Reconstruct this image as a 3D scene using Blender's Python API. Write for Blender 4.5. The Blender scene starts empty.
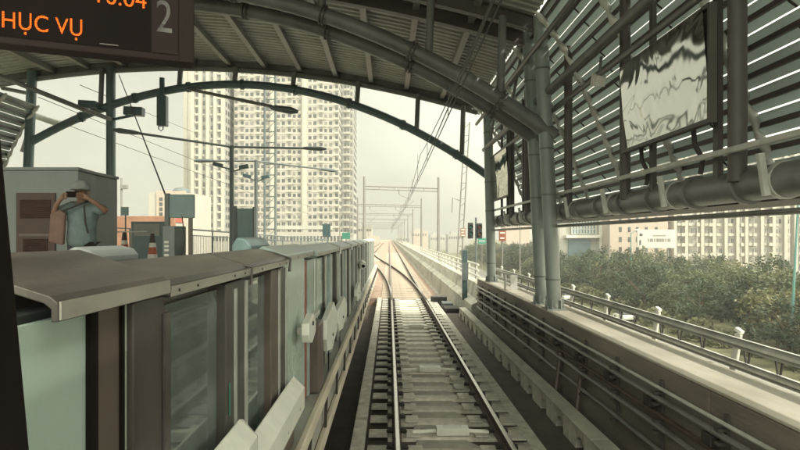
import bpy, bmesh, math, random
from mathutils import Vector, Matrix
rnd = random.Random(7)
R = math.radians
sc = bpy.context.scene
COL = sc.collection

# ------------------------------------------------------------------ camera
H = 2.73                      # lens height above the rail heads (m)
cd = bpy.data.cameras.new('camera'); cam = bpy.data.objects.new('camera', cd); COL.objects.link(cam)
cam.location = (0, 0, H); cam.rotation_euler = (R(90), 0, 0)
cd.sensor_width = 36; cd.lens = 27.0; cd.shift_x = 0.01375; cd.shift_y = 0.015
cd.clip_start = 0.05; cd.clip_end = 5000
sc.camera = cam

# ------------------------------------------------------------------ sky, sun, exposure
SUN_EL, SUN_AZ = R(42.5), R(125)            # azimuth measured from +Y towards +X
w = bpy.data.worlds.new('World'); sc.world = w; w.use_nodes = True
nt = w.node_tree; nt.nodes.clear()
out = nt.nodes.new('ShaderNodeOutputWorld'); bg = nt.nodes.new('ShaderNodeBackground')
sky = nt.nodes.new('ShaderNodeTexSky'); sky.sky_type = 'NISHITA'; sky.sun_disc = False
sky.sun_elevation = SUN_EL; sky.sun_rotation = SUN_AZ
sky.air_density = 1.0; sky.dust_density = 7.0; sky.ozone_density = 1.0
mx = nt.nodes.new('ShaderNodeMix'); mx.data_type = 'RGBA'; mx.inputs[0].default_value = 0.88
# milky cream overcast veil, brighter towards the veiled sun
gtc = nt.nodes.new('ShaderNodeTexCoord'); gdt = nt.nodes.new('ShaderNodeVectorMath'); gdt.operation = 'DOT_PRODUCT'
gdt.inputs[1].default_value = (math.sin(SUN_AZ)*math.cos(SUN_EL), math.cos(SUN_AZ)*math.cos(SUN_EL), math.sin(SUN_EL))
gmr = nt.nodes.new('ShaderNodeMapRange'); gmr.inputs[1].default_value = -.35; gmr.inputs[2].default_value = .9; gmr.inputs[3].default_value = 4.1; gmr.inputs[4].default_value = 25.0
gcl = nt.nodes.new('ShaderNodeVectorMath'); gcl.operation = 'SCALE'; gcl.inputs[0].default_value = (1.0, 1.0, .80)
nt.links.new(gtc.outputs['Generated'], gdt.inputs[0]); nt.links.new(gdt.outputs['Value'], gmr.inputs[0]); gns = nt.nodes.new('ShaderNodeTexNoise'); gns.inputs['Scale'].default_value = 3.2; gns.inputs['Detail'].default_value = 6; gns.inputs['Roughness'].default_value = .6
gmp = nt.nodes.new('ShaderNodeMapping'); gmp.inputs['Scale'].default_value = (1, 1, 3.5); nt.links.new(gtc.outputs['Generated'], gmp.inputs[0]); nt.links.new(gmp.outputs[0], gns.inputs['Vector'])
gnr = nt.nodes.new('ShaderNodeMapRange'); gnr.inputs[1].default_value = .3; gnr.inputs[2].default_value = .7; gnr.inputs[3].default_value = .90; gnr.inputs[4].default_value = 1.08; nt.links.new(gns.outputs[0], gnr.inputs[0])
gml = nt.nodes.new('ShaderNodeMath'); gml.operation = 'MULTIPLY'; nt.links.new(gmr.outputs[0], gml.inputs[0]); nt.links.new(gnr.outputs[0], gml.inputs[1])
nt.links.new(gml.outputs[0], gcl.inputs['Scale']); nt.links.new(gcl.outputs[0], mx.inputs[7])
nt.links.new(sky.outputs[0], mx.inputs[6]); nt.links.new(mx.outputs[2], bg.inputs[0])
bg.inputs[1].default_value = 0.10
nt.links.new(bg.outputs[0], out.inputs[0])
sd = bpy.data.lights.new('sun', 'SUN'); sd.energy = 2.1; sd.angle = R(0.6); sd.color = (1.0, 0.92, 0.80)
so = bpy.data.objects.new('sun', sd); COL.objects.link(so)
sv = Vector((math.sin(SUN_AZ)*math.cos(SUN_EL), math.cos(SUN_AZ)*math.cos(SUN_EL), math.sin(SUN_EL)))
so.rotation_euler = sv.to_track_quat('Z', 'Y').to_euler(); so.location = (60, -40, 80)
vs = sc.view_settings
vs.view_transform = 'Standard'; vs.look = 'None'; vs.gamma = 1; vs.exposure = 0.85; vs.use_curve_mapping = False

# ------------------------------------------------------------------ materials
def nd(t, typ, **kw):
    n = t.nodes.new(typ)
    for k, v in kw.items(): setattr(n, k, v)
    return n
def mat(name, col, rough=.6, var=.25, scale=3.0, metal=0.0, bump=.0, bscale=40., stain=0.0, stretch=(1,1,1), trans=0.0, spec=.5, rand=0.0, stain_col=(.06,.05,.04)):
    m = bpy.data.materials.new(name); m.use_nodes = True; t = m.node_tree
    b = t.nodes['Principled BSDF']
    b.inputs['Roughness'].default_value = rough; b.inputs['Metallic'].default_value = metal
    b.inputs['Specular IOR Level'].default_value = spec
    tc = nd(t, 'ShaderNodeTexCoord'); mp = nd(t, 'ShaderNodeMapping'); mp.inputs['Scale'].default_value = stretch
    t.links.new(tc.outputs['Object'], mp.inputs[0])
    n1 = nd(t, 'ShaderNodeTexNoise'); n1.inputs['Scale'].default_value = scale; n1.inputs['Detail'].default_value = 8; n1.inputs['Roughness'].default_value = .65
    t.links.new(mp.outputs[0], n1.inputs['Vector'])
    rp = nd(t, 'ShaderNodeValToRGB')
    rp.color_ramp.elements[0].position = .3; rp.color_ramp.elements[1].position = .72
    lo = tuple(c*(1-var) for c in col)+(1,); hi = tuple(min(1, c*(1+var)) for c in col)+(1,)
    rp.color_ramp.elements[0].color = lo; rp.color_ramp.elements[1].color = hi
    t.links.new(n1.outputs[0], rp.inputs[0]); cur = rp.outputs[0]
    if stain:
        n2 = nd(t, 'ShaderNodeTexNoise'); n2.inputs['Scale'].default_value = scale*.45; n2.inputs['Detail'].default_value = 5
        t.links.new(mp.outputs[0], n2.inputs['Vector'])
        r2 = nd(t, 'ShaderNodeValToRGB'); r2.color_ramp.elements[0].position = .52; r2.color_ramp.elements[1].position = .75
        r2.color_ramp.elements[0].color = (0,0,0,1); r2.color_ramp.elements[1].color = (stain,)*3+(1,)
        t.links.new(n2.outputs[0], r2.inputs[0])
        mm = nd(t, 'ShaderNodeMix', data_type='RGBA'); mm.inputs[7].default_value = tuple(stain_col)+(1,)
        t.links.new(r2.outputs[0], mm.inputs[0]); t.links.new(cur, mm.inputs[6]); cur = mm.outputs[2]
    if rand:
        oi = nd(t, 'ShaderNodeObjectInfo'); mr = nd(t, 'ShaderNodeMapRange')
        mr.inputs[3].default_value = 1-rand; mr.inputs[4].default_value = 1+rand
        t.links.new(oi.outputs['Random'], mr.inputs[0])
        hs = nd(t, 'ShaderNodeHueSaturation'); t.links.new(mr.outputs[0], hs.inputs['Value']); t.links.new(cur, hs.inputs['Color']); cur = hs.outputs[0]
    t.links.new(cur, b.inputs['Base Color'])
    rr = nd(t, 'ShaderNodeMapRange'); rr.inputs[3].default_value = max(0, rough-.12); rr.inputs[4].default_value = min(1, rough+.12)
    t.links.new(n1.outputs[0], rr.inputs[0]); t.links.new(rr.outputs[0], b.inputs['Roughness'])
    if bump:
        n3 = nd(t, 'ShaderNodeTexNoise'); n3.inputs['Scale'].default_value = bscale; n3.inputs['Detail'].default_value = 6
        t.links.new(mp.outputs[0], n3.inputs['Vector'])
        bp = nd(t, 'ShaderNodeBump'); bp.inputs['Strength'].default_value = bump; bp.inputs['Distance'].default_value = .02
        t.links.new(n3.outputs[0], bp.inputs['Height']); t.links.new(bp.outputs[0], b.inputs['Normal'])
    if trans:
        o = t.nodes['Material Output']; tr = nd(t, 'ShaderNodeBsdfTranslucent'); ms = nd(t, 'ShaderNodeMixShader')
        ms.inputs[0].default_value = trans; t.links.new(cur, tr.inputs[0])
        t.links.new(b.outputs[0], ms.inputs[1]); t.links.new(tr.outputs[0], ms.inputs[2]); t.links.new(ms.outputs[0], o.inputs[0])
    return m
def glass_mat(name, tint, rough=.04):
    m = bpy.data.materials.new(name); m.use_nodes = True; t = m.node_tree; t.nodes.clear()
    o = nd(t, 'ShaderNodeOutputMaterial'); tr = nd(t, 'ShaderNodeBsdfTransparent'); tr.inputs[0].default_value = tuple(tint)+(1,)
    g = nd(t, 'ShaderNodeBsdfGlossy'); g.inputs['Roughness'].default_value = rough; g.inputs[0].default_value = (.9,.95,.92,1)
    fr = nd(t, 'ShaderNodeFresnel'); fr.inputs[0].default_value = 2.6; ms = nd(t, 'ShaderNodeMixShader')
    d = nd(t, 'ShaderNodeBsdfDiffuse'); d.inputs[0].default_value = (.46,.55,.51,1); m2 = nd(t, 'ShaderNodeMixShader')
    n = nd(t, 'ShaderNodeTexNoise'); n.inputs['Scale'].default_value = 2.2; n.inputs['Detail'].default_value = 7
    tc = nd(t, 'ShaderNodeTexCoord'); t.links.new(tc.outputs['Object'], n.inputs['Vector'])
    mr = nd(t, 'ShaderNodeMapRange'); mr.inputs[1].default_value = .3; mr.inputs[2].default_value = .8; mr.inputs[3].default_value = .22; mr.inputs[4].default_value = .55
    t.links.new(n.outputs[0], mr.inputs[0]); t.links.new(mr.outputs[0], m2.inputs[0])
    t.links.new(tr.outputs[0], m2.inputs[1]); t.links.new(d.outputs[0], m2.inputs[2])
    t.links.new(fr.outputs[0], ms.inputs[0]); t.links.new(m2.outputs[0], ms.inputs[1]); t.links.new(g.outputs[0], ms.inputs[2])
    t.links.new(ms.outputs[0], o.inputs[0]); return m
M = {}
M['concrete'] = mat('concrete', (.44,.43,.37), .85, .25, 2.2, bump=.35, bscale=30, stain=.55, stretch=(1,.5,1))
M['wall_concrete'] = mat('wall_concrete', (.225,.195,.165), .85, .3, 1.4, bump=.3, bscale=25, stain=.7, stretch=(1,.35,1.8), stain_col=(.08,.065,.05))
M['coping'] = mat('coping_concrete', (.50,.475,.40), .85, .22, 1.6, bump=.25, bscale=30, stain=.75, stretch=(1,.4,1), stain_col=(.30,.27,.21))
M['sleeper'] = mat('sleeper_concrete', (.56,.535,.465), .8, .28, 5, bump=.4, bscale=45, stain=.85, rand=.14, stain_col=(.20,.155,.115))
M['slab'] = mat('track_slab', (.34,.325,.28), .88, .3, 2, bump=.4, bscale=30, stain=.6, stain_col=(.09,.07,.05))
M['dark_slab'] = mat('track_gap_shade', (.075,.06,.048), .9, .35, 2.5, bump=.4, bscale=30)  # near-black slab colour stands in for the shadow in gaps beside the rails
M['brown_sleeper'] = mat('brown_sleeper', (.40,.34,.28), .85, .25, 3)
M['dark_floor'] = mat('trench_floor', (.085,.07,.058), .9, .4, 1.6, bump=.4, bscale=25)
M['ballast'] = mat('ballast_pink', (.34,.245,.19), .95, .5, 5, bump=1., bscale=14, stain=.6, stain_col=(.20,.165,.135))
M['rail_side'] = mat('rail_rust', (.075,.052,.04), .75, .4, 9)
M['rail_head'] = mat('rail_head', (.55,.53,.48), .3, .2, 8, metal=.9, stretch=(6,.4,1))
M['clip'] = mat('clip_iron', (.035,.03,.027), .7, .3, 20)
M['steel'] = mat('canopy_steel', (.135,.140,.132), .45, .28, 2.2, bump=.08, stain=.6, stain_col=(.085,.065,.05))
M['steel_dk'] = mat('canopy_dark_steel', (.085,.075,.068), .55, .2, 1.5)
M['column'] = mat('column_paint', (.24,.275,.258), .42, .2, 2.6, stain=.7, stretch=(1,1,.22), stain_col=(.13,.115,.09))
M['teal_steel'] = mat('teal_grey_steel', (.075,.115,.118), .5, .18, 1.5, stain=.3)
M['roof'] = mat('roof_sheet', (.36,.355,.325), .5, .25, 1.2, stain=.5, stain_col=(.2,.17,.14))
M['galv'] = mat('galvanised', (.52,.52,.48), .5, .2, 5, metal=.15, stain=.4, stain_col=(.2,.19,.17))
M['galv_lt'] = mat('galvanised_light', (.62,.61,.55), .5, .15, 5, stain=.3, stain_col=(.3,.28,.24))
M['purlin'] = mat('purlin_zinc', (.21,.20,.18), .45, .2, 2, stain=.3)
M['pipe'] = mat('pipe_grey', (.15,.15,.14), .40, .28, 2.4, bump=.08, stain=.65)
M['slat'] = mat('louvre_slat', (.40,.445,.425), .5, .18, 1.0, trans=.38, stretch=(1,.3,1))
M['cap'] = mat('gate_header', (.095,.085,.077), .36, .28, 5, metal=.3, stain=.6, stretch=(2.5,.5,1), bump=.08, bscale=60, stain_col=(.20,.185,.165))
M['cap_front'] = mat('gate_header_front', (.40,.385,.34), .33, .2, 8, metal=.3, stain=.7, stretch=(1,.4,1), stain_col=(.28,.25,.21))
M['gpost'] = mat('gate_post', (.082,.072,.065), .38, .3, 6, metal=.25, stain=.5, stretch=(1,1,.12), stain_col=(.15,.125,.11))
M['gtrim'] = mat('gate_trim', (.55,.57,.52), .35, .1, 6, metal=.4)
M['gpanel'] = mat('gate_frosted_panel', (.40,.50,.45), .25, .10, 1.6, stain=.3, stain_col=(.52,.60,.54), stretch=(1,1,.5))
M['gteal'] = mat('gate_grey_panel', (.32,.39,.37), .35, .15, 3, stain=.3, stain_col=(.42,.46,.42))
M['gbrown'] = mat('gate_brown_panel', (.105,.082,.068), .4, .2, 3)
M['gred'] = mat('gate_red_strip', (.26,.085,.055), .45, .2, 4)
M['glass'] = glass_mat('gate_glass', (.34,.42,.39))
M['white'] = mat('white_plate', (.70,.70,.63), .45, .12, 4, stain=.3, stain_col=(.45,.42,.35))
M['hoard'] = mat('hoarding_white', (.50,.49,.44), .6, .05, 1)
M['beige'] = mat('edge_beige', (.60,.54,.43), .65, .18, 4, stain=.4, stain_col=(.35,.29,.22), stretch=(1,.3,1))
M['black'] = mat('black_trim', (.009,.006,.005), .85, .3, 5, spec=.15)
M['led_body'] = mat('display_body', (.022,.014,.012), .7, .25, 3, spec=.2)
M['grey_num'] = mat('grey_numeral', (.17,.165,.155), .6, .1, 5)
M['kiosk'] = mat('kiosk_grey', (.165,.185,.178), .55, .14, 2, stain=.3)
M['brown_door'] = mat('brown_door', (.055,.027,.021), .55, .25, 3)
M['teal'] = mat('teal_board', (.13,.20,.20), .35, .15, 3)
M['dteal'] = mat('dark_teal', (.05,.085,.09), .4, .2, 3)
M['pole'] = mat('pole_grey', (.10,.12,.12), .5, .2, 3)
M['orange'] = mat('cone_orange', (.42,.10,.05), .55, .2, 6, stain=.3)
M['cone_white'] = mat('cone_white', (.66,.64,.57), .5, .12, 6)
M['cone_dark'] = mat('cone_dark', (.05,.035,.03), .6, .2, 6)
M['mast'] = mat('mast_grey', (.20,.195,.18), .55, .15, 2, metal=.1)
M['wire'] = mat('wire_dark', (.05,.047,.042), .6, .2, 5)
M['tower'] = mat('tower_cream', (.40,.38,.335), .8, .07, .15)
M['tower_shade'] = mat('tower_grey', (.33,.33,.305), .8, .1, .15)
M['win'] = mat('window_glass', (.075,.082,.082), .5, .5, .6, spec=.25)
M['win_lt'] = mat('window_pale', (.20,.20,.18), .5, .35, .6, spec=.25)
M['balc'] = mat('balcony_cream', (.43,.41,.35), .8, .1, .5)
M['brick'] = mat('orange_brick', (.27,.145,.092), .85, .2, 2.5)
M['redroof'] = mat('red_banner', (.34,.085,.06), .6, .15, 1)
M['mall'] = mat('mall_concrete', (.40,.40,.35), .8, .15, .2)
M['mall_glass'] = mat('mall_glass', (.13,.20,.22), .18, .25, .3)
M['pink'] = mat('pink_wall', (.42,.35,.29), .8, .1, .3)
M['leaf'] = [mat('leaf_%s' % n, c, .6, .5, .5, trans=.28, rand=.28) for n, c in (('olive',(.088,.108,.048)),('deep',(.046,.070,.038)),('pale',(.140,.142,.066)))]
M['bark'] = mat('bark', (.10,.075,.05), .9, .3, 6)
M['grass'] = mat('ground_scrub', (.11,.11,.055), .95, .5, .4)
M['asphalt'] = mat('asphalt', (.20,.195,.175), .9, .15, .6)
M['line'] = mat('road_paint', (.7,.7,.65), .7, .1, 2)
M['skin'] = mat('skin', (.19,.105,.07), .6, .12, 12)
M['shirt'] = mat('shirt_teal', (.13,.17,.17), .85, .25, 9, bump=.4, bscale=14)
M['bag'] = mat('bag_brown', (.16,.095,.075), .8, .2, 8)
M['cap_cloth'] = mat('cap_cloth', (.19,.205,.19), .8, .2, 10)
M['trousers'] = mat('trousers_dark', (.035,.034,.038), .85, .2, 8)
M['green'] = mat('sign_green', (.05,.19,.14), .45, .1, 5)
M['blue'] = mat('car_blue', (.06,.16,.24), .3, .1, 5)
M['signal'] = mat('signal_black', (.03,.03,.03), .5, .2, 6)
M['plat'] = mat('platform_tiles', (.38,.37,.33), .7, .15, 1.5, bump=.15, stain=.3)
M['tealpole'] = mat('teal_pole', (.10,.24,.22), .5, .1, 4)
M['tyre'] = mat('tyre', (.02,.02,.02), .8, .2, 9)

def led_mat():
    m = bpy.data.materials.new('amber_led_dots'); m.use_nodes = True; t = m.node_tree; t.nodes.clear()
    o = nd(t, 'ShaderNodeOutputMaterial'); e = nd(t, 'ShaderNodeEmission'); e.inputs[0].default_value = (1.0,.17,.02,1); e.inputs[1].default_value = 1.25
    d = nd(t, 'ShaderNodeBsdfDiffuse'); d.inputs[0].default_value = (.25,.05,.015,1)
    e2 = nd(t, 'ShaderNodeEmission'); e2.inputs[0].default_value = (1.0,.12,.01,1); e2.inputs[1].default_value = .35
    tc = nd(t, 'ShaderNodeTexCoord'); mp = nd(t, 'ShaderNodeVectorMath', operation='SCALE'); mp.inputs['Scale'].default_value = 1/.0115
    fr = nd(t, 'ShaderNodeVectorMath', operation='FRACTION'); t.links.new(tc.outputs['Object'], mp.inputs[0]); t.links.new(mp.outputs[0], fr.inputs[0])
    sb = nd(t, 'ShaderNodeVectorMath', operation='SUBTRACT'); sb.inputs[1].default_value = (.5,.5,.5); t.links.new(fr.outputs[0], sb.inputs[0])
    ml = nd(t, 'ShaderNodeVectorMath', operation='MULTIPLY'); ml.inputs[1].default_value = (1,1,0); t.links.new(sb.outputs[0], ml.inputs[0])
    ln = nd(t, 'ShaderNodeVectorMath', operation='LENGTH'); t.links.new(ml.outputs[0], ln.inputs[0])
    lt = nd(t, 'ShaderNodeMath', operation='LESS_THAN'); lt.inputs[1].default_value = .42; t.links.new(ln.outputs['Value'], lt.inputs[0])
    ms = nd(t, 'ShaderNodeMixShader'); t.links.new(lt.outputs[0], ms.inputs[0]); t.links.new(e2.outputs[0], ms.inputs[1]); t.links.new(e.outputs[0], ms.inputs[2])
    t.links.new(ms.outputs[0], o.inputs[0]); return m
M['led'] = led_mat()
def film_mat():
    m = bpy.data.materials.new('wrinkled_mirror_film'); m.use_nodes = True; t = m.node_tree
    b = t.nodes['Principled BSDF']; b.inputs['Base Color'].default_value = (.58,.59,.53,1); b.inputs['Metallic'].default_value = 1; b.inputs['Roughness'].default_value = .06
    tc = nd(t, 'ShaderNodeTexCoord'); n = nd(t, 'ShaderNodeTexNoise'); n.inputs['Scale'].default_value = 1.15; n.inputs['Detail'].default_value = 1.4; n.inputs['Distortion'].default_value = 1.6
    t.links.new(tc.outputs['Object'], n.inputs['Vector'])
    bp = nd(t, 'ShaderNodeBump'); bp.inputs['Strength'].default_value = 1.; bp.inputs['Distance'].default_value = .016
    t.links.new(n.outputs[0], bp.inputs['Height']); t.links.new(bp.outputs[0], b.inputs['Normal']); return m
M['film'] = film_mat()

# ------------------------------------------------------------------ mesh helpers
class MB:
    def __init__(s): s.v = []; s.f = []; s.mi = []; s.cur = 0
    def add(s, vs, fs):
        o = len(s.v); s.v += [tuple(p) for p in vs]; s.f += [tuple(i+o for i in f) for f in fs]; s.mi += [s.cur]*len(fs); return s
    def box(s, a, b):
        x0,y0,z0 = a; x1,y1,z1 = b
        return s.add([(x0,y0,z0),(x1,y0,z0),(x1,y1,z0),(x0,y1,z0),(x0,y0,z1),(x1,y0,z1),(x1,y1,z1),(x0,y1,z1)],
                     [(0,3,2,1),(4,5,6,7),(0,1,5,4),(1,2,6,5),(2,3,7,6),(3,0,4,7)])
    def obox(s, c, size, rot):           # rot: 3x3
        c = Vector(c); hx,hy,hz = [q/2 for q in size]; P = []
        for z in (-hz,hz):
            for x,y in ((-hx,-hy),(hx,-hy),(hx,hy),(-hx,hy)): P.append(c + rot @ Vector((x,y,z)))
        return s.add(P, [(0,3,2,1),(4,5,6,7),(0,1,5,4),(1,2,6,5),(2,3,7,6),(3,0,4,7)])
    def bar(s, p, q, wd, ht):            # rectangular bar from p to q
        p, q = Vector(p), Vector(q); d = (q-p); L = d.length; rot = d.to_track_quat('Y','Z').to_matrix()
        return s.obox((p+q)/2, (wd, L, ht), rot)
    def tube(s, pts, r, n=10, caps=True):
        pts = [Vector(p) for p in pts]; rs = r if isinstance(r, (list,tuple)) else [r]*len(pts)
        o = []; fs = []; up = None
        for i, p in enumerate(pts):
            d = (pts[min(i+1,len(pts)-1)] - pts[max(i-1,0)]).normalized()
            if up is None: up = Vector((0,0,1)) if abs(d.z) < .9 else Vector((1,0,0))
            a = d.cross(up)
            if a.length < 1e-4: a = d.cross(Vector((0,1,0)))
            a.normalize(); b = a.cross(d).normalized()
            for k in range(n):
                t = 2*math.pi*k/n; o.append(p + (a*math.cos(t)+b*math.sin(t))*rs[i])
        for i in range(len(pts)-1):
            for k in range(n):
                k2 = (k+1)%n; fs.append((i*n+k, i*n+k2, (i+1)*n+k2, (i+1)*n+k))
        if caps: fs.append(tuple(range(n))[::-1]); fs.append(tuple((len(pts)-1)*n+k for k in range(n)))
        return s.add(o, fs)
    def lathe(s, prof, c, n=16):         # prof: (r,z) bottom-up
        o = []; fs = []
        for r,z in prof:
            for k in range(n): t = 2*math.pi*k/n; o.append((c[0]+r*math.cos(t), c[1]+r*math.sin(t), c[2]+z))
        for i in range(len(prof)-1):
            for k in range(n): k2=(k+1)%n; fs.append((i*n+k,i*n+k2,(i+1)*n+k2,(i+1)*n+k))
        fs.append(tuple(range(n))[::-1]); fs.append(tuple((len(prof)-1)*n+k for k in range(n)))
        return s.add(o, fs)
    def prism(s, poly, axis, lo, hi):    # poly in the two other axes (order x,y,z without axis)
        n = len(poly); P = []
        for t in (lo, hi):
            for a,b in poly: P.append({'x':(t,a,b),'y':(a,t,b),'z':(a,b,t)}[axis])
        return s.add(P, [tuple(range(n)), tuple(range(2*n-1,n-1,-1))] + [(i,n+i,n+(i+1)%n,(i+1)%n) for i in range(n)])
    def build(s, name, m, parent=None, smooth=False, bevel=0, loc=None, fix=True):
        if parent is not None: o0 = Vector(ROOT[parent.name])
        elif loc is not None: o0 = Vector(loc)
        else:
            xs = [p[0] for p in s.v]; ys = [p[1] for p in s.v]; zs = [p[2] for p in s.v]
            o0 = Vector(((min(xs)+max(xs))/2, (min(ys)+max(ys))/2, min(zs)))
        me = bpy.data.meshes.new(name); me.from_pydata([Vector(p)-o0 for p in s.v], [], s.f)
        ms = m if isinstance(m, (list,tuple)) else [m]
        for q in ms: me.materials.append(q)
        if len(ms) > 1: me.polygons.foreach_set('material_index', s.mi)
        if fix:
            bm = bmesh.new(); bm.from_mesh(me); bmesh.ops.recalc_face_normals(bm, faces=bm.faces); bm.to_mesh(me); bm.free()
        if smooth:
            me.polygons.foreach_set('use_smooth', [True]*len(me.polygons))
            me.set_sharp_from_angle(angle=R(40))
        ob = bpy.data.objects.new(name, me); COL.objects.link(ob)
        if parent is not None: ob.parent = parent
        else: ob.location = o0
        ROOT[ob.name] = tuple(o0)
        if bevel:
            bv = ob.modifiers.new('bevel', 'BEVEL'); bv.width = bevel; bv.segments = 2; bv.limit_method = 'ANGLE'; bv.angle_limit = R(40)
        return ob
ROOT = {}
def tag(o, label=None, cat=None, group=None, kind=None):
    if label: o['label'] = label
    if cat: o['category'] = cat
    if group: o['group'] = group
    if kind: o['kind'] = kind
    return o
def thing(name, loc, label, cat, group=None):
    o = bpy.data.objects.new(name, None); o.empty_display_size = .2; o.location = loc; COL.objects.link(o); ROOT[o.name] = tuple(loc)
    return tag(o, label, cat, group)
def dup(o, loc, label=None, parent=None, rz=None):
    c = o.copy(); COL.objects.link(c)
    if parent is not None: c.parent = parent
    else: c.location = loc; ROOT[c.name] = tuple(loc)
    if rz is not None: c.rotation_euler.z = rz
    if label: c['label'] = label
    for ch in list(o.children): dup(ch, None, None, c)
    return c
def X(px, Y): return (px-389)/600*Y
def Z(py, Y): return H-(py-237)/600*Y
def P(px, py, Y): return Vector((X(px,Y), Y, Z(py,Y)))

# ================================================================== SETTING
GZ = -10.0
tag(MB().add([(-900,-200,GZ),(900,-200,GZ),(900,2500,GZ),(-900,2500,GZ)], [(0,1,2,3)]).build('ground', M['grass'], loc=(0,0,GZ)), kind='structure')
tag(MB().add([(9,-200,GZ+.02),(36,-200,GZ+.02),(36,1500,GZ+.02),(9,1500,GZ+.02)], [(0,1,2,3)]).build('road', M['asphalt'], loc=(20,0,GZ+.02)), kind='structure')
mk = MB()
for lx in (15.5, 19, 25.5, 29):
    for k in range(60): mk.add([(lx-.08,k*9,GZ+.03),(lx+.08,k*9,GZ+.03),(lx+.08,k*9+4,GZ+.03),(lx-.08,k*9+4,GZ+.03)], [(0,1,2,3)])
tag(mk.build('road_markings', M['line'], loc=(20,0,GZ+.03)), kind='structure')
tag(MB().add([(76,-200,GZ+.02),(90,-200,GZ+.02),(90,1500,GZ+.02),(76,1500,GZ+.02)], [(0,1,2,3)]).build('side_road', M['asphalt'], loc=(80,0,GZ+.02)), kind='structure')
# viaduct deck: box girder with the track zone
dk = MB()
dk.prism([(-16,-2.4),(-10,-2.4),(-9,-3.6),(1,-3.6),(2.2,-2.4),(3.75,-1.2),(3.75,-.62),(-16,-.62)], 'y', -14, 700)
tag(dk.build('viaduct_deck', M['slab'], loc=(0,0,-.62)), kind='structure')
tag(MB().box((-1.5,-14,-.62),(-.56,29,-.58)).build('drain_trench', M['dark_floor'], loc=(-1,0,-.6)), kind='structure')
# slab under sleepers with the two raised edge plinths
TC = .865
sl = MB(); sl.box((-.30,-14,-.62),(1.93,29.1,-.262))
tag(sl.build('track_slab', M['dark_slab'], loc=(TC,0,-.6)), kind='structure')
tag(MB().add([(-.344,-14,-.27),(.02,-14,-.27),(.02,29,-.27),(-.344,29,-.27),(1.71,-14,-.27),(1.984,-14,-.27),(1.984,29,-.27),(1.71,29,-.27)],[(0,1,2,3),(4,5,6,7)]).build('gap_shade_strip', M['dark_floor'], loc=(TC,0,-.27)), kind='structure')  # flat dark strips painted in as shade between sleeper ends, outside the rails
pl = MB()
for a,b in ((-.545,-.345),(1.985,2.175)):
    y = -14
    while y < 29: pl.box((a,y+.012,-.62),(b,min(y+6.988,29.1),-.195)); y += 7
tag(pl.build('track_plinth', M['sleeper'], loc=(TC,0,-.6), bevel=.012), kind='structure')
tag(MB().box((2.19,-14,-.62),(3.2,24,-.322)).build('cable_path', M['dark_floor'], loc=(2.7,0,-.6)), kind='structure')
bl = MB(); bl.prism([(-9,-.6),(-8.5,-.24),(2.2,-.24),(2.75,-.6)], 'y', 29.2, 600)
tag(bl.build('ballast_bed', M['ballast'], loc=(0,42,-.6)), kind='structure')
# platform
pf = MB(); pf.box((-8.3,-12,.62),(-.74,36,1.06))
tag(pf.build('platform', M['plat'], loc=(-4,0,.6), bevel=.01), kind='structure')
rp = MB(); rp.prism([(-12,1.065),(-12,1.80),(19,1.80),(44,1.25),(44,1.065)], 'x', -8.2, -1.45)
tag(rp.build('platform_upper_floor', M['plat'], loc=(-4,0,1.1)), kind='structure')
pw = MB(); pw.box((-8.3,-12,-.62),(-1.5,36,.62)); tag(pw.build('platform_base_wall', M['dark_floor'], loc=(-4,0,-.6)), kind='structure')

# ------------------------------------------------------------------ track
def rail(name, path, label, group):
    pts = [Vector((x,y,0)) for x,y in path]
    sec = [(-.07,-.17),(.07,-.17),(.07,-.155),(.012,-.135),(.012,-.045),(.036,-.03),(.036,-.002),(-.036,-.002),(-.036,-.03),(-.012,-.045),(-.012,-.135),(-.07,-.155)]
    o = []; fs = []; n = len(sec)
    for i,p in enumerate(pts):
        d = (pts[min(i+1,len(pts)-1)]-pts[max(i-1,0)]).normalized(); a = Vector((d.y,-d.x,0))
        for sx,sz in sec: o.append(p+a*sx+Vector((0,0,sz)))
    for i in range(len(pts)-1):
        for k in range(n): k2=(k+1)%n; fs.append((i*n+k,i*n+k2,(i+1)*n+k2,(i+1)*n+k))
    r = thing(name, (pts[0].x, pts[0].y, -.17), label, 'rail', group)
    MB().add(o, fs).build('rail_body', M['rail_side'], r)
    hd = MB(); o=[]; fs=[]
    for i,p in enumerate(pts):
        d = (pts[min(i+1,len(pts)-1)]-pts[max(i-1,0)]).normalized(); a = Vector((d.y,-d.x,0))
        for sx,sz in ((-.03,-.0015),(.03,-.0015),(.022,.003),(-.022,.003)): o.append(p+a*sx+Vector((0,0,sz)))
    for i in range(len(pts)-1):
        for k in range(4): k2=(k+1)%4; fs.append((i*4+k,i*4+k2,(i+1)*4+k2,(i+1)*4+k))
    hd.add(o, fs).build('running_surface', M['rail_head'], r)
    return r
YS = [-12]+[y for y in range(0,700,20)]
rail('running_rail', [(.115,y) for y in YS], 'left running rail of the straight track, nearest the platform gates', 'running rails of the straight track')
rail('running_rail', [(1.615,y) for y in YS], 'right running rail of the straight track, nearest the cable trough', 'running rails of the straight track')
def branch(off):
    out_ = []
    for k in range(0, 33):
        y = 26+k*2.6; t = min(1,(y-26)/84); e = t*t*(3-2*t); out_.append((TC-4.3*e+off, y))
    return out_
rail('turnout_rail', branch(-.75)+[(TC-5.05,140),(TC-5.05,300)], 'left rail of the turnout curving away to the left ahead', 'rails of the diverging track')
rail('turnout_rail', branch(.75)+[(TC-3.55,140),(TC-3.55,300)], 'right rail of the turnout curving away to the left ahead', 'rails of the diverging track')

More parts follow.
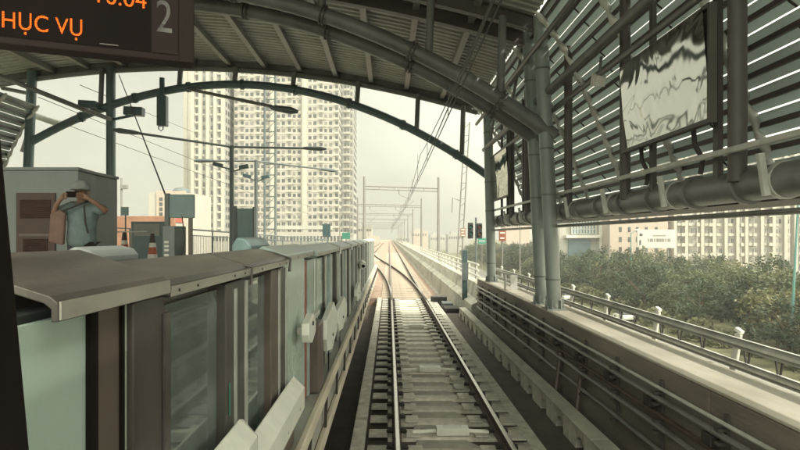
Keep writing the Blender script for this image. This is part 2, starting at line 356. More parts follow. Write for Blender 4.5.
PITCH = .70
proto = thing('sleeper', (TC,0,-.62), 'pale concrete sleeper across the straight track inside the station', 'sleeper', 'concrete sleepers under the straight track')
b = MB()
b.prism([(-.17,-.31),(.17,-.31),(.135,-.205),(-.135,-.205)], 'x', -.02, 1.74)
b.box((-.30,-.165,-.20),(-.02,.165,-.17)); b.box((.25,-.165,-.20),(.47,.165,-.172)); b.box((1.26,-.165,-.20),(1.48,.165,-.172)); b.box((1.72,-.275,-.21),(1.98,.275,-.172))
b.build('block', M['sleeper'], proto, bevel=.012)
f_=MB(); f_.add([(.36,.13,-.30),(1.40,.13,-.30),(1.12,.57,-.30),(.40,.57,-.30),(.36,.13,-.242),(1.40,.13,-.242),(1.12,.57,-.236),(.40,.57,-.236)],[(0,3,2,1),(4,5,6,7),(0,1,5,4),(1,2,6,5),(2,3,7,6),(3,0,4,7)])  # tapered so the dark slab shows as a shadow wedge by the right rail
f_.build('infill', M['slab'], proto, bevel=.008)
for x in (.115,1.615):
    for s in (-1,1):
        c = MB(); c.tube([(x+s*.05,-.05,-.135),(x+s*.11,-.05,-.12),(x+s*.135,0,-.115),(x+s*.11,.05,-.12),(x+s*.05,.05,-.135)], .014, 6)
        c.box((x+s*.09-.02,-.03,-.17),(x+s*.09+.02,.03,-.11)); c.lathe([(.028,0),(.028,.03),(.012,.045)], (x+s*.125,0,-.17), 8)
        c.build('rail_clip', M['clip'], proto)
ns = 0; y = 2.61
while y < 28.5:
    if ns == 0: proto.location = (TC,y,-.62)
    else: dup(proto, (TC,y,-.62))
    ns += 1; y += PITCH
wp = None; wn = 0
while y < 110:     # timber-coloured sleepers on the ballast, too small to show their clips
    t = max(0,min(1,(y-26)/84)); sh = 4.3*t*t*(3-2*t)
    if wp is None:
        wp = MB().box((-1.25,-.13,-.02),(1.25,.13,.07)).build('ballast_sleeper', M['brown_sleeper'], loc=(0,0,0), bevel=.015); wp.location=(TC,y,-.245)
        tag(wp, 'concrete sleeper half sunk in the pinkish ballast ahead', 'sleeper', 'sleepers on the ballast ahead')
    else: q = wp.copy(); COL.objects.link(q); q.location = (TC,y,-.245)
    if t > .55:
        q = wp.copy(); COL.objects.link(q); q.location = (TC-sh,y,-.249)
    y += .7
# white boxes with a pipe lying across sleepers
def balise(y, x0, x1, label):
    r = thing('track_box', ((x0+x1)/2,y,-.17), label, 'track box', 'white boxes between the rails')
    MB().box((x0,y-.10,-.198),(x1,y+.10,-.09)).build('housing', M['white'], r, bevel=.012)
    MB().box((x0+.10,y-.05,-.092),(x1-.10,y+.05,-.083)).build('cover_plate', M['galv_lt'], r)
    c = MB(); c.tube([(x0-.35,y-.02,-.165),(x0,y,-.15)], .03, 8); c.build('conduit', M['white'], r, smooth=True); MB().tube([(x1,y,-.15),(x1+.30,y-.02,-.165)], .03, 8).build('conduit', M['white'], r, smooth=True)
balise(8.92, .70, 1.18, 'white box with conduit lying on a sleeper, nearest of the three between the rails')
balise(13.1, .66, 1.12, 'white box between the rails, middle of the three')
balise(19.4, .64, 1.12, 'white box between the rails, farthest of the three')

# platform edge rails
e = thing('platform_edge', (-.70,0,.5), 'two beige edge beams of the platform running beside the trench', 'platform edge')
MB().box((-.738,-2,.95),(-.68,35.8,1.075)).build('upper_beam', M['beige'], e, bevel=.012)
MB().box((-.735,-2,.50),(-.68,35.8,.635)).build('lower_beam', M['beige'], e, bevel=.012)
k = 1.0
while k < 35:
    MB().bar((-.70,k,.64),(-.70,k+.12,.945),.03,.06).build('beam_bracket', M['clip'], e); k += 1.4
MB().box((-.76,-2,.62),(-.742,35.8,1.04)).build('backing_board', M['gbrown'], e)

# ------------------------------------------------------------------ right: cable trough, parapet, cables, railing
pt = None; y = -1.0; kk = 0
while y < 22.5:
    if pt is None:
        b = MB(); poly = [(0,-.32)]
        poly.append((.30,-.32))
        for a in range(0,11): t = math.pi*(1-a/10); poly.append((.49+.19*math.cos(t), -.30+.19*math.sin(t)))
        poly.append((.68,-.32))
        poly += [(.985,-.32),(.985,-.01),(0,-.01)]
        b.prism(poly, 'x', 2.70, 2.80)
        pt = b.build('cable_trough_block', M['sleeper'], loc=(2.75,0,-.32)); pt.location = (2.75,y,-.32)
        tag(pt, 'concrete trough block with scalloped drain holes in the curb beside the track', 'trough block', 'scalloped curb blocks beside the track')
    else: q = pt.copy(); COL.objects.link(q); q.location = (2.75,y,-.32)
    y += 1.0; kk += 1
lid = MB(); y=-1
while y < 22.5: lid.box((2.685,y+.008,-.006),(2.94,y+.992,.035)); y += 1.0
tag(lid.build('trough_lid', M['concrete'], loc=(2.64,0,.07), bevel=.01), 'row of flat concrete lids covering the scalloped cable trough', 'trough lid')
tag(MB().box((2.86,-1,-.32),(2.93,22.5,-.008)).build('trough_back_wall', M['dark_floor'], loc=(2.75,0,-.4)), 'plain back wall of the cable trough under its lids', 'trough wall')  # coloured dark so the drain holes look shaded inside

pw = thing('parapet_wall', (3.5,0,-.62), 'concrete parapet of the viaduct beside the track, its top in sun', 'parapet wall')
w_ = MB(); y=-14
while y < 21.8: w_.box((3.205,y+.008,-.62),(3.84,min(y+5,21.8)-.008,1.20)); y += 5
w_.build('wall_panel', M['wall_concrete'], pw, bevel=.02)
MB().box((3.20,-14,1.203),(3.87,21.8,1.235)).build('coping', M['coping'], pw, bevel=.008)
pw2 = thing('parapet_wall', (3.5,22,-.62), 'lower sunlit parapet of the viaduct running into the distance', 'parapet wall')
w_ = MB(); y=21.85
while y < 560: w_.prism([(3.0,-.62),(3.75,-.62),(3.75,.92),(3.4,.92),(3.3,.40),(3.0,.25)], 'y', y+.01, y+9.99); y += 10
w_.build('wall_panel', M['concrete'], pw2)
# cables along the parapet face
for x,z,r_,lab,m in ((3.14,.98,.022,'upper thin grey cable along the parapet face','galv'),(3.12,.86,.034,'thick grey conduit second from the top on the parapet','pipe'),
                   (3.14,.66,.028,'brown cable in the middle of the parapet face','rail_side'),(3.12,.53,.036,'grey conduit below the brown cable on the parapet','pipe'),
                   (3.13,.26,.030,'lowest long cable clipped to the parapet face','pipe')):
    pts = []; y=-2
    while y <= 21.5: pts.append((x, y, z+.005*math.sin(y*1.3+z*9)+.003*math.sin(y*3.1))); y += .9
    tag(MB().tube(pts, r_, 8).build('cable', M[m], smooth=True), lab, 'cable', 'cables along the parapet')
br = None; y = 1.6
while y < 21.6:
    if br is None:
        br = thing('cable_bracket', (3.2,y,0), 'dark cable bracket bolted to the parapet face', 'bracket', 'cable brackets on the parapet')
        MB().box((3.165,y-.03,.18),(3.198,y+.03,1.06)).build('upright', M['steel_dk'], br)
        for z in (.22,.49,.62,.82,.95): MB().box((3.08,y-.035,z-.05),(3.165,y+.035,z-.02)).build('arm', M['steel_dk'], br)
        MB().box((3.09,y+.12,.70),(3.19,y+.30,.82)).build('junction_box', M['clip'], br, bevel=.01)
    else: dup(br, (3.2,y,0))
    y += 1.35
tag(MB().tube([(3.15,9.8,.62),(3.12,9.8,.3),(3.05,9.75,-.1),(3.02,9.7,-.31)], .045, 8).build('bent_conduit', M['gbrown'], smooth=True), 'rust red bent conduit dropping from the parapet cables, nearer of two', 'conduit', 'red conduits')
tag(MB().tube([(3.15,11.0,.62),(3.12,11.0,.35),(3.05,10.95,0),(3.02,10.9,-.31)], .045, 8).build('bent_conduit', M['gbrown'], smooth=True), 'rust red bent conduit dropping from the parapet cables, farther of two', 'conduit', 'red conduits')

gr = thing('guard_rail', (3.9,0,1.2), 'grey two-beam guard rail outside the parapet top', 'guard rail')
def wbeam(z, nm, x=3.98, y0=-6, y1=24, h=.06):
    b = MB(); s=h
    b.prism([(x-.02,z-s),(x+.025,z-s*.7),(x-.03,z-s*.25),(x-.03,z+s*.25),(x+.025,z+s*.7),(x-.02,z+s),(x+.02,z+s),(x+.06,z+s*.6),(x+.01,z),(x+.06,z-s*.6),(x+.02,z-s)], 'y', y0, y1); return b.build(nm, M['galv'], gr)
wbeam(1.52, 'upper_beam'); wbeam(1.27, 'lower_beam', h=.05)
y = 2.9
while y < 23:
    po = MB(); po.bar((4.04,y,.95),(4.08,y-.10,1.60),.045,.08); o_=po.build('post', M['galv'], gr, bevel=.01)
    MB().bar((4.08,y-.10,1.622),(4.085,y-.115,1.655),.055,.09).build('post_cap', M['white'], o_)
    for q in (.55,1.15,1.7):
        h_ = MB(); h_.bar((4.0,y+q-.06,1.47),(4.0,y+q,1.24),.015,.02); h_.bar((4.0,y+q+.06,1.47),(4.0,y+q,1.24),.015,.02); h_.build('hanger', M['clip'], gr)
    y += 2.1
# far pipe railing on the low parapet
fr_ = thing('pipe_railing', (3.6,24,.92), 'pale pipe railing on the far parapet', 'railing')
for z in (1.15,1.38,1.62): MB().tube([(3.58,24,z),(3.58,330,z)], .04, 6).build('rail_pipe', M['galv_lt'], fr_)
y = 24.5
while y < 150:
    MB().bar((3.58,y,.92),(3.58,y,1.66),.06,.08).build('post', M['galv_lt'], fr_); y += 2.2

# ------------------------------------------------------------------ canopy
def zroof(x): return 8.90-.0145*(x+7.2)**2
def zarch(x): return 7.97-.041*(x+5.35)**2
cn = thing('station_canopy', (-4.5,8,1.06), 'dark steel barrel canopy over the station track and platform', 'canopy')
XL, XR = -13.6, 3.05
# sheet roof, ribbed across
rs = MB(); xs = [XL+(XR-XL)*i/36 for i in range(37)]; rows = []; y=1.0
while y < 20.95:
    rows += [(y,0),(y+.17,0),(y+.19,-.045),(y+.24,-.045)]; y += .26
o=[]; fs=[]
for (yy,dz) in rows:
    for x in xs: o.append((x,yy,zroof(x)+dz))
n=len(xs)
for i in range(len(rows)-1):
    for k in range(n-1): fs.append((i*n+k,i*n+k+1,(i+1)*n+k+1,(i+1)*n+k))
rs.add(o,fs).build('roof_sheet', M['roof'], cn, fix=False)
def arcbar(f, x0, x1, Y, dz, wd, ht, n=30):
    b=MB(); o=[]; fs=[]
    for i in range(n+1):
        x=x0+(x1-x0)*i/n; z=f(x)+dz
        o += [(x,Y-wd/2,z),(x,Y+wd/2,z),(x,Y+wd/2,z+ht),(x,Y-wd/2,z+ht)]
    for i in range(n):
        for k in range(4): k2=(k+1)%4; fs.append((i*4+k,i*4+k2,(i+1)*4+k2,(i+1)*4+k))
    fs += [(0,1,2,3),tuple(n*4+k for k in (3,2,1,0))]
    return b.add(o,fs)
def ibeam_arc(Y, name='rafter'):
    b = arcbar(zroof, XL, XR+.1, Y, -.40, .17, .025); 
    for a in (arcbar(zroof, XL, XR+.1, Y, -.37, .03, .25), arcbar(zroof, XL, XR+.1, Y, -.115, .17, .022)): b.add(a.v, a.f)
    return b.build(name, M['steel_dk'], cn)
for Y in (12.45,13.4): ibeam_arc(Y)
for Y in (2.5,4.5): ibeam_arc(Y)
arcbar(zroof, XL, XR+.1, 20.85, -.36, .14, .42).build('edge_beam', M['steel'], cn)
tb=[(XL+(XR-XL)*i/30,20.72,zroof(XL+(XR-XL)*i/30)-.34) for i in range(31)]
MB().tube(tb,.10,10).build('edge_tube', M['steel'], cn, smooth=True)
# purlins along the track (paired channels)
x = -11.6
while x < 3.0:
    b=MB(); z=zroof(x)
    for s in (-.055,.055): b.box((x+s-.012,1,z-.21),(x+s+.012,20.78,z-.055))
    b.box((x-.075,1,z-.225),(x+.075,20.78,z-.213)); b.build('purlin', M['purlin'], cn); x += 1.22
# arches
def arch(Y, x0=-12.4, x1=3.42, r=.135):
    b=MB().tube([(x0+(x1-x0)*i/40,Y,zarch(x0+(x1-x0)*i/40)) for i in range(41)], r, 14).build('arch', M['teal_steel' if Y>20 else 'steel'], cn, smooth=True)
    for k in range(1,9):
        x=x0+(x1-x0)*k/8.6; e=.035; c=MB()
        for d_ in (-e,e): c.tube([(x+d_-.012,Y,zarch(x+d_-.012)),(x+d_+.012,Y,zarch(x+d_+.012))], r+.045, 16)
        for a in range(8):
            t=a*math.pi/4; c.tube([(x-e-.04,Y+(r+.025)*math.cos(t),zarch(x-e)+(r+.025)*math.sin(t)),(x+e+.04,Y+(r+.025)*math.cos(t),zarch(x+e)+(r+.025)*math.sin(t))],.012,6)
        tag(c.build('bolted_collar', M['steel_dk' if Y<20 else 'teal_steel'], b),kind=None)
    return b
for Y,r_ in ((12.4,.155),(13.4,.15),(20.6,.135)): arch(Y, r=r_)
# struts between arch and roof
for Y, xs_ in ((20.6,(-9.9,-7.2,-5.3,-3.3,-1.1,.95,2.5)),(12.4,(-7.5,-4.2,-1.4,.82,2.3))):
    for x in xs_: MB().tube([(x,Y,zarch(x)+.05),(x+.05,Y,zroof(x)-.3)], .085, 10).build('strut', M['steel'], cn, smooth=True)
# leaning columns
def col(Y, xb=3.42, xt=3.12, zb=1.236, r=.145):
    zt = zroof(min(xt,XR))-.08
    c=MB(); c.tube([(xb,Y,zb+.02),(xt,Y,zt)], r, 18); o_=c.build('column', M['column'], cn, smooth=True)
    d=xt-xb
    for z in (zb+.62,4.55,6.2,3.6): 
        q=xb+d*(z-zb)/(zt-zb); MB().tube([(q,Y,z-.018),(q,Y,z+.018)], r+.012, 18).build('joint_ring', M['steel'], o_, smooth=True)
    bp=MB(); bp.box((xb-.2,Y-.22,zb),(xb+.2,Y+.22,zb+.03))
    for a in range(6):
        t=a*math.pi/3; bp.bar((xb+(r+.03)*math.cos(t),Y+(r+.03)*math.sin(t),zb+.03),(xb+(r+.02)*math.cos(t),Y+(r+.02)*math.sin(t),zb+.2),.03,.05)
        bp.lathe([(.022,0),(.022,.05)], (xb+.2*math.cos(t+.5)*.9,Y+.2*math.sin(t+.5)*.95,zb+.03), 6)
    bp.build('base_plate', M['column'], o_)
for Y in (12.4,13.4): col(Y)
col(20.0, 3.42, 3.28, r=.15)

MB().tube([(-12.55,20.6,1.0),(-12.25,20.6,zroof(-12.2)-.1)], .16, 14).build('column', M['teal_steel'], cn, smooth=True)
MB().tube([(-9.55,20.6,1.2),(-9.55,20.6,zroof(-9.55)-.25)], .155, 14).build('column', M['teal_steel'], cn, smooth=True)
for Y in (12.4,13.4): MB().tube([(-12.55,Y,1.0),(-12.25,Y,zroof(-12.2)-.1)], .16, 14).build('column', M['column'], cn, smooth=True)
# knee braces and eave tubes
for Y in (12.4,13.4): MB().tube([(3.40,Y,3.4),(2.62,Y,zarch(2.62))],.05,8)
MB().tube([(3.14,-5,7.30),(3.14,20.6,7.30)], .075, 12).build('eave_tube', M['steel'], cn, smooth=True)
MB().tube([(3.26,-5,5.72),(3.26,20.6,5.72)], .075, 12).build('eave_tube', M['steel'], cn, smooth=True)
MB().tube([(3.40,-5,5.35),(3.40,20.6,5.35)], .045, 10).build('eave_tube', M['steel'], cn, smooth=True)
MB().tube([(3.0,-5,6.6),(3.0,20.6,6.6)], .05, 10).build('eave_tube', M['steel'], cn, smooth=True)
# diagonal wind braces in the eave
for y0 in (14.0,16.8): MB().tube([(3.14,y0,7.25),(3.26,y0+2.6,5.75)],.04,8).build('brace', M['steel'], cn, smooth=True)
# louvred eave wall, both sides
PF=[(3.08,7.25),(3.55,6.62),(3.95,5.85),(4.30,5.05),(4.62,4.25),(4.95,3.42)]
def prof(t):
    L=[0]
    for a,b in zip(PF,PF[1:]): L.append(L[-1]+math.hypot(b[0]-a[0],b[1]-a[1]))
    s=t*L[-1]
    for i in range(len(PF)-1):
        if s<=L[i+1]+1e-6:
            u=(s-L[i])/(L[i+1]-L[i]); a,b=PF[i],PF[i+1]; d=Vector((b[0]-a[0],b[1]-a[1])).normalized()
            return (a[0]+(b[0]-a[0])*u, a[1]+(b[1]-a[1])*u, d)
NS=14
def louvre(mir, Y0, Y1, ribs):
    f=(lambda x:x) if not mir else (lambda x:-9.0-x)
    sb=MB(); rb=MB()
    for k in range(NS):
        x,z,d=prof((k+.5)/NS); nrm=Vector((-d.y,d.x)); dd=(d+nrm*(.16)).normalized()     # slat tilted off the slope
        q=[]; wd=.143; th=.012; n2=Vector((-dd.y,dd.x))
        c=Vector((x,z))
        pol=[c-dd*wd-n2*th, c+dd*wd-n2*th, c+dd*wd+n2*th, c-dd*wd+n2*th]
        sb.prism([(f(p.x),p.y) for p in pol], 'y', Y0, Y1)
        x2,z2,d2=prof((k+.55)/NS); rb.prism([(f(x2-.06),z2-.03),(f(x2-.02),z2-.03),(f(x2-.02),z2+.035),(f(x2-.06),z2+.035)], 'y', Y0, Y1)
    sb.build('louvre_slats', M['slat'], cn); rb.build('louvre_rails', M['steel_dk'], cn)
    for Y in ribs:
        pts=[]; rr_=[]
        for i in range(49):
            x,z,d=prof(i/48); u_=(i%4)/4; pts.append((f(x-.13+.05*u_),Y,z-.03)); rr_.append((.03,.055,.07,.05)[i%4])
        MB().tube(pts,rr_,12).build('louvre_rib', M['galv'], cn, smooth=True)
        if mir or Y>20: continue
        for k in range(NS):
            x,z,d=prof((k+.55)/NS); MB().tube([(f(x-.05),Y+1.1,z),(f(x-.01),Y+1.09,z-.05),(f(x+.04),Y+1.05,z-.12)],.014,6).build('slat_bracket', M['clip'], cn)
louvre(False,-5,20.6,(3.0,5.2,7.45,9.7,12.0,14.25,16.5,18.75,20.5))
louvre(True,13,20.6,(14.25,18.75,20.5))
# gutter under the louvres
MB().prism([(4.15,3.12),(5.0,3.12),(5.05,3.40),(5.0,3.40),(4.96,3.17),(4.19,3.17),(4.19,3.28),(4.15,3.28)],'y',-5,20.6).build('gutter', M['steel_dk'], cn)
# vertical posts from the pipe to the eave
for Y,r_ in ((6.2,.092),(9.15,.08),(12.05,.08),(15.6,.08),(17.6,.08),(3.0,.09)):
    MB().tube([(3.60,Y,3.3),(3.60,Y,6.55)], r_, 14).build('post', M['steel_dk'], cn, smooth=True)
for Y in (6.62,8.25,16.2,18.35,19.3): MB().box((3.60,Y-.05,3.3),(3.66,Y+.05,6.5)).build('post', M['steel_dk'], cn)

# big pipe with flanges
pp=thing('service_pipe',(3.75,5,3.1),'thick grey flanged pipe running along the right of the station','pipe')
MB().tube([(3.74,-8,3.27),(3.74,20.9,3.27)],.17,20).build('pipe_body', M['pipe'], pp, smooth=True)
y=3.1; i=0
while y<21:
    f_=MB(); f_.tube([(3.74,y-.03,3.27),(3.74,y+.03,3.27)],.205,20); f_.build('flange', M['pipe'], pp, smooth=True)
    if i%2==0:
        s_=MB(); s_.tube([(3.74,y+.42,3.27),(3.74,y+.50,3.27)],.185,18); s_.bar((3.56,y+.46,3.12),(3.5,y+.46,3.52),.05,.06); s_.build('clamp', M['galv'], pp)
    y+=1.05; i+=1
tag(MB().tube([(3.50,-8,3.62),(3.50,20.7,3.62)],.035,8).build('conduit',M['galv'],smooth=True),'thin grey conduit just above the thick flanged pipe','conduit')
tag(MB().tube([(3.58,3,2.96),(3.58,20.7,2.96)],.03,8).build('conduit',M['pipe'],smooth=True),'thin grey conduit just below the thick flanged pipe','conduit')
for Y,lab in ((7.0,'black cable hanging in a loop from the nearer mirror panel'),(8.45,'short black cable below the left edge of the nearer mirror panel')):
    tag(MB().tube([(3.55,Y,4.02),(3.54,Y-.05,3.8),(3.60,Y-.12,3.62),(3.58,Y-.1,3.45)],.03,8).build('hanging_cable',M['clip'],smooth=True),lab,'cable')

# mirror-film panels
def panel(Y0,Y1,z0,z1,label):
    r=thing('mirror_panel',(3.50,(Y0+Y1)/2,z0),label,'panel','film covered panels under the canopy')
    n=20; o=[];fs=[]
    for i in range(n+1):
        for j in range(n+1):
            yy=Y0+(Y1-Y0)*i/n; zz=z0+(z1-z0)*j/n; o.append((3.435-.085*j/n,yy,zz))
    for i in range(n):
        for j in range(n): a=i*(n+1)+j; fs.append((a,a+1,a+n+2,a+n+1))
    MB().add(o,fs).build('film',M['film'],r,smooth=True)
    MB().box((3.445,Y0,z0),(3.48,Y1,z1)).build('cabinet',M['steel_dk'],r)
    f=MB(); 
    for a,b in (((3.40,Y0-.05,z0-.05),(3.485,Y0-.002,z1+.05)),((3.40,Y1+.002,z0-.05),(3.485,Y1+.05,z1+.05)),((3.40,Y0,z0-.05),(3.485,Y1,z0-.002)),((3.40,Y0,z1+.002),(3.485,Y1,z1+.05))): f.box(a,b)
    f.build('frame',M['steel_dk'],r)
panel(6.42,8.72,4.0,5.18,'large wrinkled mirror film panel hung between posts on the right')
panel(17.2,19.9,3.95,5.3,'farther small wrinkled mirror film panel beside the leaning column')
# floodlight box beside the panel
fl=thing('floodlight',(3.4,9.7,5.3),'small pale floodlight box under the eave left of the large mirror panel','floodlight')
MB().obox((3.40,9.75,5.28),(.16,.26,.18),Matrix.Rotation(.4,3,'X')).build('housing',M['galv_lt'],fl,bevel=.01)
MB().bar((3.42,9.75,5.38),(3.45,9.75,5.66),.04,.04).build('bracket',M['steel'],fl)

# ------------------------------------------------------------------ overhead line
def wire(name,pts,r,lab,cat='wire',m='wire',group=None):
    return tag(MB().tube(pts,r,6).build(name,M[m],smooth=True),lab,cat,group)
wire('contact_wire',[(.86+.2*math.sin(y/30),y,4.74) for y in range(-8,460,12)],.010,'contact wire above the track, lower one on the left','wire',group='overhead contact wires')
wire('contact_wire',[(.92+.2*math.sin(y/30),y,4.74) for y in range(-8,460,12)],.010,'contact wire above the track, lower one on the right','wire',group='overhead contact wires')
mpts=[]; 
for y in range(-8,460,3):
    ph=((y-22)%36)/36; mpts.append((1.05+.15*math.sin(y/30),y,5.75-.55*4*ph*(1-ph)))
wire('messenger_wire',mpts,.011,'sagging messenger wire above the contact wires')
dp=None
for k in range(28):
    y=4+k*6.0; ph=((y-22)%36)/36; z=5.75-.55*4*ph*(1-ph)
    if dp is None: dp=MB().tube([(0,0,0),(0,0,.65)],.007,5).build('dropper_wire',M['wire'],loc=(0,0,0)); tag(dp,'thin dropper wire hanging between messenger and contact wire','dropper','overhead line droppers'); q=dp
    else: q=dp.copy(); COL.objects.link(q)
    q.location=(.92+.2*math.sin(y/30),y,4.74); q.scale=(1,1,max(.2,(z-4.74)/.65))
def portal(Y,xl,xr,zb,label,top=8.5):
    r=thing('line_portal',((xl+xr)/2,Y,-.5),label,'portal','catenary portals ahead')
    for x,t in ((xl,top),(xr,top-.1)):
        m=MB(); m.tube([(x,Y,-1.0),(x,Y,t)],[.17,.10],8); o_=m.build('mast',M['mast'],r,smooth=True)
    b=MB(); b.tube([(xl,Y,zb+.12),(xr,Y,zb-.12)],.06,8); b.tube([(xl,Y,zb-.16),(xr,Y,zb-.40)],.045,8)
    n=int((xr-xl)/1.2)
    for i in range(n+1):
        x=xl+(xr-xl)*i/n; dz=.12-.24*i/n; b.tube([(x,Y,zb+dz),(x,Y,zb+dz-.28)],.025,6)
    b.build('beam',M['mast'],r)
    for x in ((.95,) if xl>-3 else (.95,xl+1.8)):
        i_=MB(); i_.tube([(x,Y,zb-.15),(x,Y,zb-.7)],.03,6)
        for k in range(4): i_.tube([(x,Y,zb-.3-.08*k),(x,Y,zb-.33-.08*k)],.07,8)
        i_.tube([(x,Y,zb-.7),(x+1.4,Y,zb-1.3),(x,Y,4.95)],.03,6); i_.build('insulator_arm',M['mast'],r)
ws=[(57,-2.35,4.7,'nearest catenary portal spanning the track ahead'),(88,-4.6,4.75,'second catenary portal ahead'),(121,-9.9,4.8,'third catenary portal ahead, its left mast near the tower')]
for k in range(6): ws.append((156+k*36,-10.2,4.9,['fourth','fifth','sixth','seventh','eighth','ninth'][k]+' catenary portal fading in the distance'))
for Y,a,b_,l in ws: portal(Y,a,b_,7.45,l)
# tall lattice mast on the right
lm=thing('lattice_mast',(4.6,41,-1),'tall slender twin-rail mast leaning beyond the right canopy column','mast')
for s in (-.16,.16): MB().tube([(4.55+s,41,-3.5),(5.35+s,41,10.6)],.05,6).build('mast_rail',M['mast'],lm)
b=MB()
for k in range(26): z=-3.3+k*.54; x=4.55+.8*(z+3.5)/14.1; b.tube([(x-.16,41,z),(x+.16,41,z+(.27 if k%2 else 0))],.02,5)
b.build('lacing',M['mast'],lm)
MB().tube([(4.9,41,5.2),(4.35,41,5.4),(4.3,41,4.4)],.04,6).build('hook_arm',M['mast'],lm)

# ------------------------------------------------------------------ trackside equipment right ahead
sg=thing('signal_post',(3.04,24.1,.2),'dark trackside cabinet post where the high parapet ends','post')
MB().box((2.94,24.0,.2),(3.14,24.2,2.2)).build('upright',M['dteal'],sg,bevel=.01); MB().box((2.92,23.95,1.0),(3.16,23.995,1.7)).build('door',M['pole'],sg)
s2=thing('track_signal',(3.9,30,.9),'twin head railway signal on a post right of the track','signal')
MB().tube([(4.35,30,.5),(4.35,30,3.7)],.05,8).build('post',M['pole'],s2)
for x,z,n_ in ((4.07,3.05,2),(4.52,3.22,1),(4.52,2.85,1)):
    h=MB(); h.box((x-.13,29.9,z-.20*n_),(x+.13,30.05,z+.20*n_)); o_=h.build('signal_head',M['signal'],s2,bevel=.03)
    for k in range(n_):
        zz=z+(.17-.34*k if n_==2 else 0); MB().tube([(x,29.9,zz),(x,29.75,zz+.02)],[.09,.10],12,caps=False).build('hood',M['signal'],o_); MB().tube([(x,29.895,zz),(x,29.885,zz)],.07,12).build('lens',M['green'] if n_==2 else M['gred'],o_)
def plate(name,x0,x1,y0,y1,Y,m,lab,pole=True,text=None,tm='white'):
    r=thing(name,(X((x0+x1)/2,Y),Y,-.3),lab,'sign')
    pa=MB().box((X(x0,Y),Y,Z(y1,Y)),(X(x1,Y),Y+.04,Z(y0,Y))).build('plate',M[m],r,bevel=.008)
    if pole: MB().tube([(X((x0+x1)/2,Y),Y+.08,-.5),(X((x0+x1)/2,Y),Y+.08,Z(y0,Y))],.03,6).build('post',M['mast'],r)
    if text:
        a,c=X(x0,Y),X(x1,Y); zt,zb=Z(y0,Y),Z(y1,Y)
        for i in range(text):
            b=MB(); z=zt+(zb-zt)*(i+.55)/(text+.1); b.box((a+(c-a)*.15,Y-.012,z-(zt-zb)*.06),(c-(c-a)*(.15+.1*(i%2)),Y-.002,z+(zt-zb)*.06))
            b.build('lettering',M[tm],r)
plate('track_sign',460.5,465.5,228,237,32,'brick','small orange trackside sign beside the slender mast',text=3)
plate('track_sign',499,506,230,241,24,'gred','red trackside sign right of the far leaning column',text=2)
plate('track_sign',478,486,238,244,60,'green','green and white road sign left of the far leaning column',text=1)
pm=thing('point_machine',(2.5,24.6,-.4),'dark point machine with rods beside the right rail','point machine')
MB().box((2.25,24.2,-.55),(2.85,25.3,-.15)).build('housing',M['clip'],pm,bevel=.03); MB().box((2.3,25.6,-.55),(2.75,26.6,-.10)).build('gearbox',M['pole'],pm,bevel=.03)
MB().tube([(1.7,24.6,-.28),(2.3,24.6,-.28)],.03,6).build('rod',M['clip'],pm); MB().box((1.9,26.9,-.55),(2.6,27.4,.05)).build('control_box',M['signal'],pm,bevel=.02)
pst=thing('wall_plate_stand',(3.3,17,1.2),'pair of small grey plates standing on the parapet by the far column','plate stand')
MB().box((3.28,16.9,1.22),(3.31,17.1,1.66)).build('plate',M['galv'],pst); MB().box((3.42,16.9,1.22),(3.62,16.93,1.66)).build('plate',M['galv'],pst); MB().box((3.25,16.85,1.205),(3.66,17.15,1.22)).build('foot',M['galv'],pst)

# ------------------------------------------------------------------ train cab window frame (very near, left edge)
cf=thing('cab_window_frame',(-.36,.5,1.5),'black pillar of the train cab window at the left frame edge','window frame')
MB().prism([(-.331,2.44),(-.334,2.53),(-.3635,2.85),(-.385,3.08),(-.50,3.08),(-.48,2.85),(-.45,2.53),(-.44,2.44)],'y',.505,.56).build('pillar',M['black'],cf,bevel=.004)
MB().box((-.42,.50,2.34),(1.3,.62,2.438)).build('sill',M['black'],cf,bevel=.006)
MB().box((-.40,.40,1.5),(1.3,.60,2.338)).build('console',M['black'],cf,bevel=.01)

# ================================================================== platform gates
def header(r, Y0, Y1, xf=-.80, xb=-1.06, zt=2.585, m='cap'):
    MB().prism([(xf,zt-.075),(xf,zt-.03),(xf-.015,zt-.012),(xb+.03,zt+.055),(xb,zt+.04),(xb,zt-.14),(xf-.12,zt-.14),(xf-.12,zt-.075)],'y',Y0,Y1).build('header',M[m],r,bevel=.006)
    for yy in (Y0+.08,(Y0+Y1)/2-.3,(Y0+Y1)/2+.3,Y1-.08): MB().tube([(xf+.004,yy,zt-.055),(xf+.010,yy,zt-.055)],.006,8).build('screw',M['clip'],r)
    MB().box((xf+.001,Y0+.004,zt-.073),(xf+.006,Y1-.004,zt-.036)).build('front_strip',M['cap_front'],r)
def gpost(r, a, b, m='gpost', ztop=2.49, trim=True):
    o=MB().box((-.99,a,1.075),(-.835,b,ztop)).build('post',M[m],r,bevel=.008)
    if trim: MB().box((-.833,b-.045,1.08),(-.822,b-.004,ztop-.01)).build('edge_trim',M['gtrim'],o)
    return o
def gglass(r,a,b,m='glass'):
    MB().box((-.905,a,1.30),(-.885,b,2.46)).build('glass_panel',M[m],r)
    MB().box((-.93,a,1.08),(-.86,b,1.295)).build('kick_plate',M['gbrown'],r)
    f=MB(); f.box((-.915,a,1.296),(-.872,b,1.325)); f.build('lower_rail',M['gtrim'],r)
